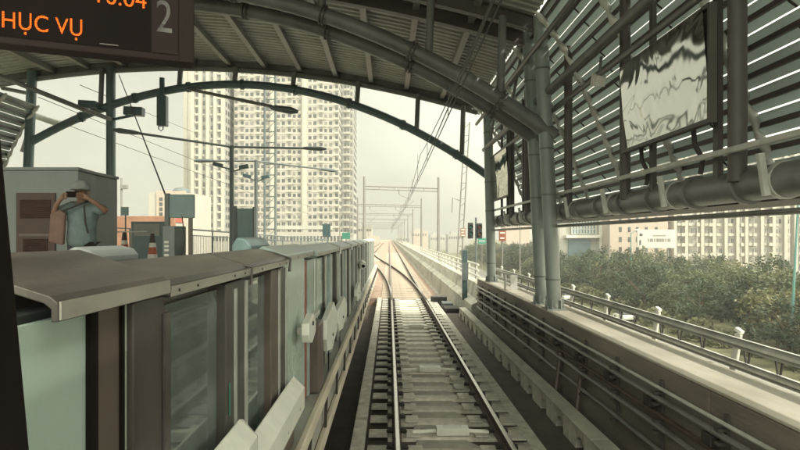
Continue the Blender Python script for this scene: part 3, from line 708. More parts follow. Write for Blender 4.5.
# nearest unit with the broad lid
g=thing('gate_end_unit',(-.92,1.3,1.06),'nearest gate unit with broad sloping metal lid and frosted panel','gate unit')
MB().prism([(-.795,2.525),(-.795,2.572),(-.815,2.588),(-1.12,2.685),(-1.12,2.662),(-.83,2.570),(-.812,2.556),(-.812,2.525)],'y',1.44,2.17).build('lid',M['cap'],g,bevel=.003)
MB().box((-1.12,1.6,2.52),(-1.09,2.15,2.66)).build('lid_hinge',M['gpost'],g)
MB().box((-.7945,1.445,2.529),(-.789,2.165,2.574)).build('front_strip',M['cap_front'],g)
MB().box((-.88,1.0,1.08),(-.86,1.70,2.52)).build('frosted_panel',M['gpanel'],g)
MB().box((-.90,1.70,1.08),(-.845,1.745,2.52)).build('dark_stile',M['black'],g); MB().box((-.89,1.745,1.08),(-.855,1.90,2.52)).build('brown_panel',M['gbrown'],g)
MB().box((-.90,1.902,1.08),(-.845,1.92,2.52)).build('dark_stile',M['black'],g); MB().box((-.89,1.922,1.08),(-.85,1.945,2.52)).build('light_stile',M['gtrim'],g)
o_=MB().prism([(1.95,1.08),(2.25,1.08),(2.25,2.45),(2.19,2.515),(2.02,2.52),(1.95,2.515)],'x',-.97,-.83).build('end_post',M['gpost'],g,bevel=.006)
MB().box((-.828,2.195,1.08),(-.818,2.25,2.45)).build('edge_trim',M['cap'],o_)
MB().box((-1.14,1.0,1.08),(-.98,1.94,2.52)).build('inner_box',M['kiosk'],g)
ld=MB(); ld.prism([(-1.09,2.60),(-1.09,2.655),(-1.11,2.68),(-1.17,2.695),(-1.21,2.67),(-1.22,2.60),(-1.12,2.58)],'y',2.22,2.62)
tag(ld.build('rounded_lid',M['kiosk'],bevel=.012),'small rounded grey lid behind the nearest broad metal lid','lid')

g=thing('platform_gate',(-.92,2.25,1.06),'glass platform gate next to the broad metal lid','gate','platform screen gates')
header(g,2.19,3.39); gglass(g,2.26,3.08); gpost(g,3.08,3.50)
MB().box((-.833,3.22,1.08),(-.824,3.26,2.45)).build('edge_trim',M['gtrim'],g)
MB().box((-.832,3.12,1.80),(-.826,3.13,1.97)).build('indicator_strip',M['green'],g)
g=thing('platform_gate',(-.92,3.5,1.06),'second glass platform gate with dark brown end post','gate','platform screen gates')
header(g,3.40,4.72); gglass(g,3.50,4.26); gpost(g,4.26,4.55,'gbrown'); gpost(g,4.56,4.85)
MB().tube([(-.78,4.70,2.46),(-.775,4.72,2.56),(-.9,4.73,2.60),(-1.05,4.73,2.63)],.011,8).build('cap_rim',M['gpost'],g)
MB().tube([(-.78,3.39,2.46),(-.775,3.395,2.56),(-.9,3.395,2.59),(-1.05,3.395,2.62)],.009,8).build('cap_rim',M['gpost'],g)
g=thing('platform_gate',(-.92,4.9,1.06),'pale green platform gate unit with rounded top and rust red strip','gate','platform screen gates')
MB().prism([(4.95,1.08),(6.05,1.08),(6.05,2.50),(5.98,2.57),(5.05,2.57),(4.95,2.52)],'x',-1.0,-.85).build('rounded_panel',M['gpanel'],g,bevel=.015)
MB().box((-.98,6.07,1.08),(-.85,6.20,2.50)).build('red_strip',M['gred'],g,bevel=.01); gpost(g,6.22,6.70,'gteal')
header(g,4.90,6.72,xf=-.84,zt=2.60,m='gteal')
tag(MB().prism([(-1.08,2.55),(-1.08,2.66),(-1.13,2.72),(-1.20,2.73),(-1.24,2.66),(-1.24,2.55)],'y',4.72,5.45).build('rounded_lid',M['teal'],bevel=.02),'rounded blue grey cover behind the second gate header','lid')
# the run of further gates
pg=None; y=6.75; i=0
names=['third','fourth','fifth','sixth','seventh','eighth','ninth','tenth','eleventh','twelfth']
while y<34 and i<9:
    if pg is None:
        pg=thing('platform_gate',(-.92,y,1.06),'x','gate','platform screen gates'); g=pg
        header(g,y,y+2.94,m='gteal'); 
        gpost(g,y,y+.22,'gteal')
        MB().box((-.93,y+.22,1.08),(-.86,y+.98,2.47)).build('frosted_panel',M['gpanel'],g)
        gpost(g,y+.98,y+1.10,'gpost'); MB().box((-.95,y+1.10,1.08),(-.87,y+1.75,2.47)).build('grey_panel',M['gteal'],g); 
        MB().box((-.865,y+1.12,1.3),(-.85,y+1.16,2.4)).build('handle_bar',M['gtrim'],g)
        gpost(g,y+1.75,y+1.95,'gteal'); MB().box((-.905,y+1.95,1.08),(-.885,y+2.72,2.47)).build('glass_panel',M['glass'],g); gpost(g,y+2.72,y+2.92,'gpost')
        MB().tube([(-.79,y+2.93,2.46),(-.785,y+2.94,2.56),(-.9,y+2.95,2.60),(-1.05,y+2.95,2.62)],.022,8).build('cap_rim',M['gtrim'],g)
        MB().box((-1.08,y+.02,2.5),(-.95,y+2.9,2.52)).build('top_tray',M['teal'],g)
    else: g=dup(pg,(-.92,y,1.06))
    g['label']=names[i]+' grey platform gate in the row, counted from the near end' if i<8 else 'last grey platform gate at the far end of the row'
    y+=2.98; i+=1
# white guard plates along the gate feet
def guard(Y0,Y1,xo,zt,label,thick=.0):
    r=thing('guard_plate',(xo-.05,(Y0+Y1)/2,1.075),label,'guard plate','white guard plates at the gate feet')
    xb,xf=xo-.10,xo
    b=MB(); zb=zt-.28
    b.prism([(xb,zb+.03),(xf-.03,zb),(xf,zb+.02),(xf,zt-.09),(xb+.01,zt),(xb,zt)],'y',Y0,Y1-.04)
    o=[(xb,Y1-.0395,zb+.03),(xf,Y1-.0395,zb+.02),(xf,Y1-.0395,zt-.09),(xb+.01,Y1-.0395,zt),(xf-.02,Y1+.05,zb+.05),(xf-.02,Y1+.04,zt-.13),(xb+.01,Y1,zt-.01)]
    b.add(o,[(1,4,5,2),(2,5,6,3),(0,4,1),(0,3,6),(0,6,5,4)]); b.build('plate',M['white'],r,bevel=.012)
    k=MB()
    MB().box((xb+.005,Y0+.1,1.075),(xb+.03,Y1-.15,zb+.06)).build('riser',M['gbrown'],r)
    for yy in (Y0+.3,(Y0+Y1)/2,Y1-.3): k.tube([(xf-.001,yy,zb+.08),(xf+.008,yy,zb+.08)],.012,8)
    k.build('bolts',M['galv'],r); return r
guard(1.6,3.24,-.70,1.76,'nearest white guard plate at the gate foot, cut by the lower frame edge')
guard(3.30,5.02,-.70,1.575,'long white guard plate with pointed far end, second from the lower frame edge')
def faceted(Y0,Y1,label,x0=-.77,x1=-.70,zb=1.30,zt=1.74):
    r=thing('faceted_guard',((x0+x1)/2,(Y0+Y1)/2,1.075),label,'guard plate','faceted white guards on stands')
    b=MB(); ym=(Y0+Y1)/2
    b.prism([(Y0,zb+(zt-zb)*.42),(Y0+(Y1-Y0)*.1,zb+(zt-zb)*.14),(ym,zb),(Y1,zb+(zt-zb)*.25),(Y1,zt-(zt-zb)*.35),(Y0+(Y1-Y0)*.66,zt),(Y0+.02,zt-(zt-zb)*.2)],'x',x0,x1); b.build('shell',M['white'],r,bevel=.01)
    MB().box((-.835,ym-.05,zb+.08),(x0-.001,ym+.05,zb+.14)).build('arm',M['galv'],r)
    if zb<1.7: MB().box((x0+.02,ym-.07,1.075),(x1-.05,ym+.07,zb+.05)).build('stand',M['galv_lt'],r,bevel=.01)
    MB().tube([(x1-.002,ym,zb+.18),(x1+.012,ym,zb+.18)],.02,8).build('bolt',M['clip'],r)
faceted(5.25,5.75,'faceted white guard beside the rust red gate strip',zb=1.76,zt=2.02)
db=thing('floor_cabinet',(-.80,6.6,1.075),'dark brown floor box between two faceted white guards','cabinet')
MB().box((-.90,6.35,1.075),(-.74,6.8,1.80)).build('box',M['gbrown'],db,bevel=.015); MB().box((-.92,5.8,1.86),(-.78,6.8,1.91)).build('top',M['galv'],db,bevel=.01)
faceted(6.75,8.15,'largest faceted white guard standing past the dark floor box',zb=1.34,zt=1.90)
faceted(8.3,10.0,'faceted white guard just beyond the largest one',zb=1.33,zt=1.80)
faceted(13.2,14.6,'small faceted white guard far along the platform edge',zb=1.25,zt=1.66)
ho=thing('edge_camera',(-.76,16,1.06),'white rounded monitor camera with black lens on the platform edge','camera')
MB().tube([(-.86,16.4,2.02),(-.72,15.9,2.0),(-.68,15.6,1.98)],[.09,.12,.09],14).build('housing',M['white'],ho,smooth=True); MB().tube([(-.68,15.62,1.98),(-.66,15.5,1.975)],[.035,.04],12).build('lens',M['black'],ho); MB().tube([(-.80,16.1,1.075),(-.80,16.1,1.9)],.05,8).build('stand',M['galv_lt'],ho)

# ================================================================== departure display
u=Vector((1.136,.46,0)).normalized(); nv=Vector((u.y,-u.x,0)); S0=Vector((-2.593,4.0,0))
rotm=Matrix((u,-nv,Vector((0,0,1)))).transposed()
ds=thing('departure_display',tuple(S0+u*.4+Vector((0,0,4.0))),'black hanging LED departure display with amber letters and grey number','display')
def sbox(s0,s1,z0,z1,d0,d1,name,m,bev=0):
    c=S0+u*((s0+s1)/2)+nv*((d0+d1)/2)+Vector((0,0,(z0+z1)/2)); return MB().obox(c,(s1-s0,abs(d1-d0),z1-z0),rotm).build(name,M[m],ds,bevel=bev)
sbox(-1.15,1.235,4.02,4.95,0,-.16,'cabinet','led_body',.01)
sbox(-1.15,.935,4.07,4.90,.004,0.0001,'screen','black'); sbox(.945,1.12,4.07,4.90,.008,.0001,'number_panel','led_body'); sbox(1.13,1.232,4.02,4.95,.012,.0001,'end_cap','led_body',.004)
sbox(.60,.72,4.085,4.093,.012,.0045,'maker_plate','gpost')
for s in (-.7,.75):
    c=S0+u*s+nv*-.08; MB().tube([(c.x,c.y,4.95),(c.x,c.y,zroof(c.x)-.1)],.035,10).build('hanger',M['steel_dk'],ds)
def text(body,s,z,h,m,wscale=1.0,name='lettering',ext=.002,off=.006,align='LEFT'):
    cu=bpy.data.curves.new('t','FONT'); cu.body=body; cu.size=h/.73; cu.align_x=align; cu.extrude=ext
    to=bpy.data.objects.new('t',cu); COL.objects.link(to); dg=bpy.context.evaluated_depsgraph_get()
    me=bpy.data.meshes.new_from_object(to.evaluated_get(dg)); bpy.data.objects.remove(to); bpy.data.curves.remove(cu)
    me.name=name; me.materials.clear(); me.materials.append(M[m]); o=bpy.data.objects.new(name,me); COL.objects.link(o); o.parent=ds; ROOT[o.name]=ROOT[ds.name]
    base=S0+u*s+nv*off+Vector((0,0,z))-Vector(ROOT[ds.name])
    o.matrix_local=Matrix.Translation(base)@Matrix((u,Vector((0,0,1)),nv)).transposed().to_4x4()@Matrix.Diagonal((wscale,1,1,1))
    xs=[v.co.x for v in me.vertices]; return o,(min(xs)*wscale,max(xs)*wscale)
def fit(body,s0,s1,z,h,m,name='lettering',shift=0.0):
    o,(a,b)=text(body,s0,z,h,m,1.0,name); k=(s1-s0)/(b-a); bpy.data.objects.remove(o)
    o,(a2,b2)=text(body,s0-a*k,z,h,m,k,name); return o
fit('HỤC VỤ',.012,.49,4.128,.116,'led'); fit('P',-.085,-.012,4.125,.116,'led')
fit('10:04',.585,.905,4.378,.116,'led'); fit('A',.285,.355,4.415,.116,'led')
fit('2',.972,1.078,4.225,.245,'grey_num','numeral')

# ================================================================== things on the platform
FZ=1.80
def fz(y): return 1.80 if y<19 else 1.80-.55*(y-19)/25
Yk=10.0
kx0,kx1=X(0,Yk),X(78.5,Yk); kz=Z(170.3,Yk)
k_=thing('platform_kiosk',((kx0+kx1)/2,Yk+.6,FZ),'grey steel kiosk with brown louvred door behind the person','kiosk')
b=MB(); b.prism([(kx0-.1,Yk),(kx1,Yk),(X(96,10.75),10.75),(X(96,10.75),11.6),(kx0-.1,11.6)],'z',FZ,kz); b.build('body',M['kiosk'],k_,bevel=.015)
MB().prism([(kx0-.12,Yk-.02),(kx1+.01,Yk-.02),(X(96,10.75)+.02,10.74),(X(96,10.75)+.02,11.62),(kx0-.12,11.62)],'z',kz+.002,kz+.05).build('roof_cap',M['kiosk'],k_)
dx0,dx1=X(17,Yk),X(56,Yk); dz1=Z(193,Yk)
d=MB().box((dx0,Yk-.03,FZ+.1),(dx1,Yk-.002,dz1)).build('door',M['brown_door'],k_,bevel=.006)
l=MB()
for q_ in range(9): z=dz1-.13-q_*.035; l.obox(((dx0+dx1)/2,Yk-.036,z),((dx1-dx0)*.78,.012,.028),Matrix.Rotation(.5,3,'X'))
l.build('vent',M['brown_door'],d); l=MB()
for q_ in range(7): z=dz1-.78-q_*.035; l.obox(((dx0+dx1)/2,Yk-.036,z),((dx1-dx0)*.62,.012,.028),Matrix.Rotation(.5,3,'X'))
l.build('vent',M['brown_door'],d)
MB().box((dx0+.05,Yk-.038,dz1-.72),(dx1-.05,Yk-.031,dz1-.68)).build('nameplate',M['gbrown'],d)

# ---- person
def skin_mesh(name, nodes, edges, m, parent, root=0, sub=2):
    bm=bmesh.new(); ly=bm.verts.layers.skin.verify(); o0=Vector(ROOT[parent.name]); vs=[]
    for i,(p,r) in enumerate(nodes):
        v=bm.verts.new(Vector(p)-o0); v[ly].radius=(r,r) if not isinstance(r,tuple) else r; v[ly].use_root=(i==root); vs.append(v)
    for a,b in edges: bm.edges.new((vs[a],vs[b]))
    me=bpy.data.meshes.new(name); bm.to_mesh(me); bm.free(); me.materials.append(M[m])
    o=bpy.data.objects.new(name,me); COL.objects.link(o); o.parent=parent; ROOT[o.name]=tuple(o0)
    sk=o.modifiers.new('skin','SKIN'); sk.use_smooth_shade=True; ss=o.modifiers.new('sub','SUBSURF'); ss.levels=sub; ss.render_levels=sub
    return o
px_,py_=-4.25,8.3
def q(dx,dy,z): return (px_+dx,py_+dy,FZ+z)
pe=thing('person',(px_,py_,FZ),'person in grey cap and loose pale shirt holding a phone up to the face','person')
N=[(q(0,0,.88),(.15,.11)),(q(0,0,1.08),(.135,.10)),(q(0,.01,1.28),(.165,.11)),(q(0,.02,1.385),(.10,.08)),(q(0,.0,1.44),.052),(q(0,-.015,1.50),.075),(q(0,-.015,1.585),.088),(q(0,-.01,1.63),.06),
   (q(.19,.01,1.34),.062),(q(.39,-.10,1.285),.043),(q(.27,-.19,1.40),.034),(q(.145,-.205,1.485),.028),
   (q(-.19,.01,1.34),.062),(q(-.31,-.14,1.23),.043),(q(-.24,-.20,1.36),.034),(q(-.155,-.21,1.475),.028),
   (q(.095,0,.80),.088),(q(.105,-.01,.46),.058),(q(.11,.02,.09),.042),(q(.12,-.14,.035),.036),
   (q(-.095,0,.80),.088),(q(-.105,-.01,.46),.058),(q(-.11,.02,.09),.042),(q(-.12,-.14,.035),.036)]
E=[(0,1),(1,2),(2,3),(3,4),(4,5),(5,6),(6,7),(2,8),(8,9),(9,10),(10,11),(2,12),(12,13),(13,14),(14,15),(0,16),(16,17),(17,18),(18,19),(0,20),(20,21),(21,22),(22,23)]
nb=len(N)
for s,wi in ((1,11),(-1,15)):          # five fingers each, curled round the phone's ends
    hx=.145*s; base=len(N)
    for f in range(4):
        z=1.515-.021*f; L=(.9,1,.95,.78)[f]
        N+= [(q(hx*.95,-.222,z),.010),(q(hx*.62,-.255*1.0-.004*f,z+.002),.0085),(q(hx*.62-.035*s*L,-.262,z),.0075)]
        E+= [(wi,base),(base,base+1),(base+1,base+2)]; base+=3
    N+= [(q(hx*.9,-.212,1.452),.011),(q(hx*.62,-.222,1.447),.009)]; E+=[(wi,base),(base,base+1)]
body=skin_mesh('body',N,E,'skin',pe)
face=MB(); face.lathe([(.0,0),(.013,.008),(.017,.03),(.008,.055)],q(0,-.098,1.505),8); face.build('nose',M['skin'],pe,smooth=True)
eb=MB()
for s in (-1,1): eb.lathe([(.004,-.009),(.011,0),(.004,.009)],q(.033*s,-.092,1.555),8)
eb.build('eyes',M['black'],pe); MB().tube([q(-.025,-.088,1.468),q(0,-.095,1.466),q(.025,-.088,1.468)],.006,6).build('mouth',M['gred'],pe)
ea=MB()
for s in (-1,1): ea.tube([q(.088*s,.0,1.51),q(.098*s,.005,1.54),q(.09*s,.0,1.575)],[.012,.018,.012],8)
ea.build('ears',M['skin'],pe,smooth=True)
skin_mesh('shirt',[(q(0,0,.74),(.225,.165)),(q(0,0,.95),(.215,.155)),(q(0,0,1.06),(.195,.14)),(q(0,.01,1.28),(.19,.135)),(q(0,.015,1.375),(.13,.10)),(q(.19,.01,1.345),.088),(q(.36,-.085,1.28),.082),(q(-.19,.01,1.345),.088),(q(-.29,-.115,1.235),.082)],[(0,1),(1,2),(2,3),(3,4),(3,5),(5,6),(3,7),(7,8)],'shirt',pe)
skin_mesh('trousers',[(q(0,0,.90),(.165,.125)),(q(.095,0,.78),.108),(q(.105,-.01,.46),.08),(q(.11,.02,.10),.07),(q(-.095,0,.78),.108),(q(-.105,-.01,.46),.08),(q(-.11,.02,.10),.07)],[(0,1),(1,2),(2,3),(0,4),(4,5),(5,6)],'trousers',pe)
cp=MB(); cp.lathe([(.112,1.575),(.118,1.60),(.112,1.65),(.085,1.695),(.04,1.715),(.005,1.718)],q(0,-.01,0),16); cp.build('cap',M['cap_cloth'],pe,smooth=True)
MB().prism([(px_-.10,py_-.10),(px_+.10,py_-.10),(px_+.075,py_-.185),(px_,py_-.205),(px_-.075,py_-.185)],'z',FZ+1.578,FZ+1.59).build('cap_brim',M['cap_cloth'],pe,bevel=.004)
sh=MB()
for s in (-1,1): sh.prism([(px_+s*.115-.05,py_-.21),(px_+s*.115+.05,py_-.21),(px_+s*.115+.045,py_+.08),(px_+s*.115-.045,py_+.08)],'z',FZ,FZ+.075)
sh.build('shoes',M['black'],pe,bevel=.02)
ph=MB().box(q(-.088,-.25,1.462),q(.088,-.240,1.542)).build('smartphone',M['black'],bevel=.006); tag(ph,'black phone held level in front of the person\'s face','phone')
bg_=thing('shoulder_bag',q(-.26,.02,.95),'reddish brown bag hanging at the person\'s side from a dark strap','bag')
MB().prism([(-.36+px_,FZ+.86),(-.16+px_,FZ+.82),(-.13+px_,FZ+1.24),(-.2+px_,FZ+1.31),(-.34+px_,FZ+1.25)],'y',py_-.19,py_-.12).build('pouch',M['bag'],bg_,bevel=.025)
MB().tube([q(-.22,-.17,1.26),q(-.05,-.168,1.33),q(.10,-.13,1.40),q(.13,.02,1.44),q(.05,.14,1.36)],.014,6).build('strap',M['clip'],bg_)
MB().tube([q(.115,-.165,1.36),q(.13,-.17,1.15),q(.17,-.165,.98)],.013,6).build('strap',M['clip'],bg_)

# ---- cones
def cone(x,y,h,label):
    r=thing('traffic_cone',(x,y,fz(y)),label,'traffic cone'); s=h/.95; z0=fz(y)
    MB().box((x-.2*s,y-.2*s,z0),(x+.2*s,y+.2*s,z0+.04)).build('base',M['cone_dark'],r,bevel=.01)
    rr=lambda t:(.155*(1-t)+.035*t)*s
    for nm,m,a,b in (('body','orange',.04,.40),('white_band','cone_white',.40,.58),('red_band','orange',.58,.72),('white_band','cone_white',.72,.81),('tip','cone_dark',.81,1.0)):
        MB().lathe([(rr(a),a*h),(rr(b),b*h)],(x,y,z0),20).build(nm,M[m],r,smooth=True)
    return r
cone(X(152.5,12.3),12.3,1.0,'orange and white traffic cone nearer the grey information cabinet')
cone(X(124.5,13.6),13.6,1.06,'farther orange and white traffic cone under a small square plate')
ps=thing('plate_post',(X(125,14),14,FZ),'small square teal plate on a thin post behind the farther cone','plate post')
MB().box((X(121.5,14),13.97,Z(215.5,14)),(X(128.8,14),14.0,Z(207,14))).build('plate',M['teal'],ps,bevel=.006); MB().tube([(X(125,14),14.03,FZ),(X(125,14),14.03,Z(207,14))],.016,6).build('post',M['pole'],ps)
ch=MB().tube([(X(98,11.9),11.9,Z(231,11.9)),(X(118,12.9),12.9,Z(232,12.9)),(X(146,12.3),12.3,Z(231.5,12.3))],.012,5).build('barrier_cord',M['white'],smooth=True); tag(ch,'thin pale cord strung between the traffic cones','cord')
# ---- cabinet + board
Yc=9.0
c_=thing('information_cabinet',(X(174,Yc),Yc,FZ),'grey information cabinet with teal board above, right of the cones','cabinet')
MB().prism([(X(162.5,Yc),Yc),(X(174.5,Yc),Yc),(X(186,9.25),9.25),(X(178,9.6),9.6)],'z',FZ,Z(226,Yc)).build('body',M['kiosk'],c_,bevel=.01)
for yy in (241,245,249,254): MB().box((X(164.5,Yc),Yc-.012,Z(yy+2.2,Yc)),(X(169,Yc),Yc-.002,Z(yy,Yc))).build('vent',M['galv_lt'],c_)
MB().box((X(167,9.1),9.08,Z(218,9.1)),(X(194.5,9.1),9.13,Z(194.5,9.1))).build('board',M['teal'],c_,bevel=.008)
MB().box((X(165.5,9.1),9.06,Z(227,9.1)),(X(169.5,9.1),9.14,Z(193.5,9.1))).build('board_post',M['pole'],c_)
MB().box((X(188.5,9.1),9.09,FZ),(X(192,9.1),9.14,Z(218,9.1))).build('board_post',M['gbrown'],c_)
tag(MB().tube([P(182,216,9.0),P(185,240,9.0),P(181,258,9.05),P(184,268,9.1)],.008,6).build('cable',M['wire'],smooth=True),'thin dark cable dangling down the grey information cabinet','cable')
# ---- dark framed end board
Yb=16
f=thing('end_board',(X(146,Yb),Yb,FZ),'dark framed low board with pale window between the two cones','board')
MB().box((X(131,Yb),Yb,FZ),(X(165,Yb),Yb+.06,Z(221.5,Yb))).build('frame',M['dteal'],f,bevel=.01); MB().box((X(134,Yb),Yb-.012,Z(236,Yb)),(X(160,Yb),Yb-.002,Z(224,Yb))).build('pale_window',M['win_lt'],f)
# ---- column fittings: lamps and cameras on the tall column
cy=20.6; cxp=-9.55
for (a,b_,c0,c1,lab) in ((80,97,100,109,'boxy floodlight on the left of the tall platform column'),(125,143.5,106,117,'boxy camera on the right of the tall platform column')):
    t_=thing('column_lamp',(X((a+b_)/2,cy-.3),cy-.3,Z(c1,cy-.3)),lab,'lamp')
    MB().obox(P((a+b_)/2,(c0+c1)/2,cy-.3),((b_-a)/600*cy,.3,(c1-c0)/600*cy*.75),Matrix.Rotation(.06,3,'Y')).build('housing',M['dteal'],t_,bevel=.02)
    MB().tube([P((a+b_)/2,c1-2,cy-.3),(cxp,cy,Z(c1+3,cy))],.05,8).build('arm',M['dteal'],t_)
sp_=thing('hanging_speaker',(X(162,20.2),20.2,Z(131,20.2)),'slim teal column speaker hanging from the far arch with a loop below','speaker')
MB().box((X(157.5,20.2),20.1,Z(126,20.2)),(X(167,20.2),20.35,Z(96,20.2))).build('housing',M['dteal'],sp_,bevel=.02); MB().tube([P(162,97,20.25),P(162,78,20.25)],.09,8).build('hanger',M['dteal'],sp_)
MB().tube([P(159,125,20.2),P(158.5,129,20.2),P(161,131,20.2),P(163.2,129,20.2),P(163,125,20.2)],.02,6).build('loop',M['dteal'],sp_)
# ---- platform lamps
def lamphead(r,p,d,L=.85,wd=.17):
    d=Vector(d).normalized(); p=Vector(p); MB().tube([p-d*L*.5,p-d*L*.3,p+d*L*.25,p+d*L*.5],[.05,wd*.42,wd*.5,wd*.22],10).build('lamp_head',M['pole'],r,smooth=True)
def twin(px,Y,pyt,L,Rr,lab,rad=.085):
    r=thing('platform_lamp',(X(px,Y),Y,fz(Y)),lab,'lamp post','twin-arm platform lamp posts')
    top=P(px,pyt,Y); MB().tube([(top.x,Y,fz(Y)),top],rad,12).build('pole',M['pole'],r,smooth=True)
    for e_ in (L,Rr):
        if e_ is None: continue
        a=MB().tube([top-Vector((0,0,.05)),e_],.042,8).build('arm',M['pole'],r,smooth=True); lamphead(r,e_,Vector(e_)-top)
    return r
twin(231.8,22,145.5,P(126,131.5,18.9),P(315,148.5,22.2),'nearer twin-arm platform lamp post with thick pole')
twin(256,25.6,160,P(204,160.8,25.6),P(329,170,28.0),'farther twin-arm platform lamp post',.075)
for px,py,Y,ax,lab in ((218,164.8,22,231.8,'small floodlight left of the nearer lamp pole'),(244,167,22,231.8,'small floodlight right of the nearer lamp pole'),(247,176,25.6,256,'small floodlight left of the farther lamp pole'),(265.5,177,25.6,256,'small floodlight right of the farther lamp pole')):
    r=thing('pole_floodlight',tuple(P(px,py+2,Y)),lab,'floodlight','floodlights on the lamp poles')
    MB().obox(P(px,py,Y),(.34,.2,.15),Matrix.Rotation(.25 if px<ax else -.2,3,'Y')).build('housing',M['dteal'],r,bevel=.02); MB().tube([P(px,py+1,Y),P(ax,py+5,Y)],.03,6).build('arm',M['pole'],r)
al=thing('arch_lamp',tuple(P(240,100,20.4)),'long-armed lamp hanging from the far arch','lamp')
MB().tube([P(188,89,20.5),P(272,106.5,19.6)],.055,8).build('arm',M['steel'],al,smooth=True); lamphead(al,P(284,109.5,19.5),(1,-.1,-.18),L=.95,wd=.24)
# lattice mast behind the lamps
lt=thing('lattice_mast',(X(270,50),50,-1),'slender dark twin-rail lattice mast in front of the pale tower','mast')
for px in (264.8,275.6): MB().tube([(X(px,50),50,GZ),(X(px,50),50,20)],.11,6).build('mast_rail',M['pole'],lt)
b=MB(); z=-2
while z<20: b.tube([(X(265,50),50,z),(X(275.4,50),50,z)],.05,5); b.tube([(X(265,50),50,z),(X(275.4,50),50,z+.9)],.025,5); z+=.9
b.build('lacing',M['pole'],lt)
bd=thing('glass_board',(X(243,21),21,fz(21)),'bluish framed notice board beside the nearer lamp pole','notice board')
MB().box((X(237,21),21,Z(241,21)),(X(252.5,21),21.05,Z(208.5,21))).build('panel',M['teal'],bd); MB().box((X(233.5,21),20.97,fz(21)),(X(236.8,21),21.06,Z(206,21))).build('side_post',M['pole'],bd); MB().box((X(252.7,21),20.98,Z(242,21)),(X(254.2,21),21.06,Z(207,21))).build('side_post',M['pole'],bd)
MB().box((X(233.5,21),20.99,Z(243,21)),(X(252.5,21),21.05,Z(241.2,21))).build('sill',M['pole'],bd)
sbd=thing('small_sign',(X(327,30),30,fz(30)),'small dark blue sign on a post above the far gates','sign')
MB().box((X(322.5,30),30,Z(237,30)),(X(330.5,30),30.04,Z(224,30))).build('plate',M['dteal'],sbd,bevel=.008); MB().tube([(X(327,30),30.08,fz(30)),(X(327,30),30.08,Z(226,30))],.03,6).build('post',M['pole'],sbd)
gs=thing('exit_light',(X(346,33),33,fz(33)),'small green lit box above the far end of the gates','light box')
MB().box((X(342,33),33,Z(239,33)),(X(350,33),33.1,Z(232.5,33))).build('box',M['green'],gs,bevel=.01); MB().tube([(X(346,33),33.05,fz(33)),(X(346,33),33.05,Z(238,33))],.03,6).build('post',M['pole'],gs)
# folded chairs / barrow shapes near the pole
fb=thing('folding_trestle',(X(222,18),18,FZ),'folded dark trestle frame on the platform by the lamp pole','trestle')
for a,b_ in (((214,256),(226,262)),((226,254),(214,263)),((240,252),(249,264)),((213,256),(218,256))): MB().tube([P(a[0],a[1],18),P(b_[0],b_[1],18)],.022,6).build('leg',M['pole'],fb)
tb_=MB(); tb_.lathe([(.0,0),(.30,.02),(.28,.5),(.12,.72),(.05,.75)],(X(243,17),17,FZ),14); tag(tb_.build('covered_bundle',M['cap_cloth'],smooth=True),'pale cloth covered bundle beside the lamp pole','bundle')
# railing along the back of the platform
rl=thing('platform_railing',(-6,27,1.6),'grey metal railing along the back edge of the platform','railing')
A=Vector((-6.75,20.5,0)); B=Vector((-4.15,41,0))
def rp_(t,h): p=A.lerp(B,t); return Vector((p.x,p.y,fz(p.y)+h))
for h,r_ in ((1.22,.032),(1.02,.018),(.15,.02)): MB().tube([rp_(t/10,h) for t in range(11)],r_,6).build('rail',M['pole'],rl)
for k in range(13): MB().tube([rp_(k/12,0),rp_(k/12,1.22)],.026,6).build('post',M['pole'],rl)
b=MB()
for k in range(150): b.tube([rp_(k/150,.15),rp_(k/150,1.02)],.009,4,caps=False)
b.build('balusters',M['pole'],rl)
rl2=thing('platform_railing',(-8,20,1.8),'nearer short piece of platform railing left of the notice board','railing')
for h in (.15,.6,1.2): MB().tube([(-8.2,14,FZ+h),(-8.2,19,FZ+h)],.02,6).build('rail',M['pole'],rl2)
for y in (14,15.7,17.3,19): MB().tube([(-8.2,y,FZ),(-8.2,y,FZ+1.2)],.025,6).build('post',M['pole'],rl2)
# left side pipes and stay
tag(MB().tube([P(-10,72,19),P(85,110,19),P(110,119,20.3)],.075,8).build('brace_tube',M['steel'],smooth=True),'long grey brace tube sloping down to the tall platform column','brace')
tag(MB().tube([P(2,88,21),P(27,93,21),P(33,101,21),P(32,120,21),P(22,152,21)],.07,8).build('bent_pipe',M['pipe'],smooth=True),'bent grey pipe under the left eave of the canopy','pipe')
tag(MB().tube([P(0,103,21.5),P(60,124,21.5)],.13,10).build('gutter_pipe',M['galv'],smooth=True),'short thick pipe end at the left eave of the canopy','pipe')
tag(MB().tube([P(119,75,20),P(172,212,9.15)],.014,6).build('stay_cable',M['wire'],smooth=True),'thin stay cable slanting down to the information cabinet','cable')
for (a,b_,l) in (((38,97,26),(330,215,140),'upper overhead wire crossing the sky on the left'),((40,115,26),(330,222,140),'lower overhead wire crossing the sky on the left'),((80,85,24),(200,135,60),'short overhead wire behind the tall platform column')):
    tag(MB().tube([P(*a),P(*b_)],.018,5).build('overhead_wire',M['wire'],smooth=True),l,'wire')

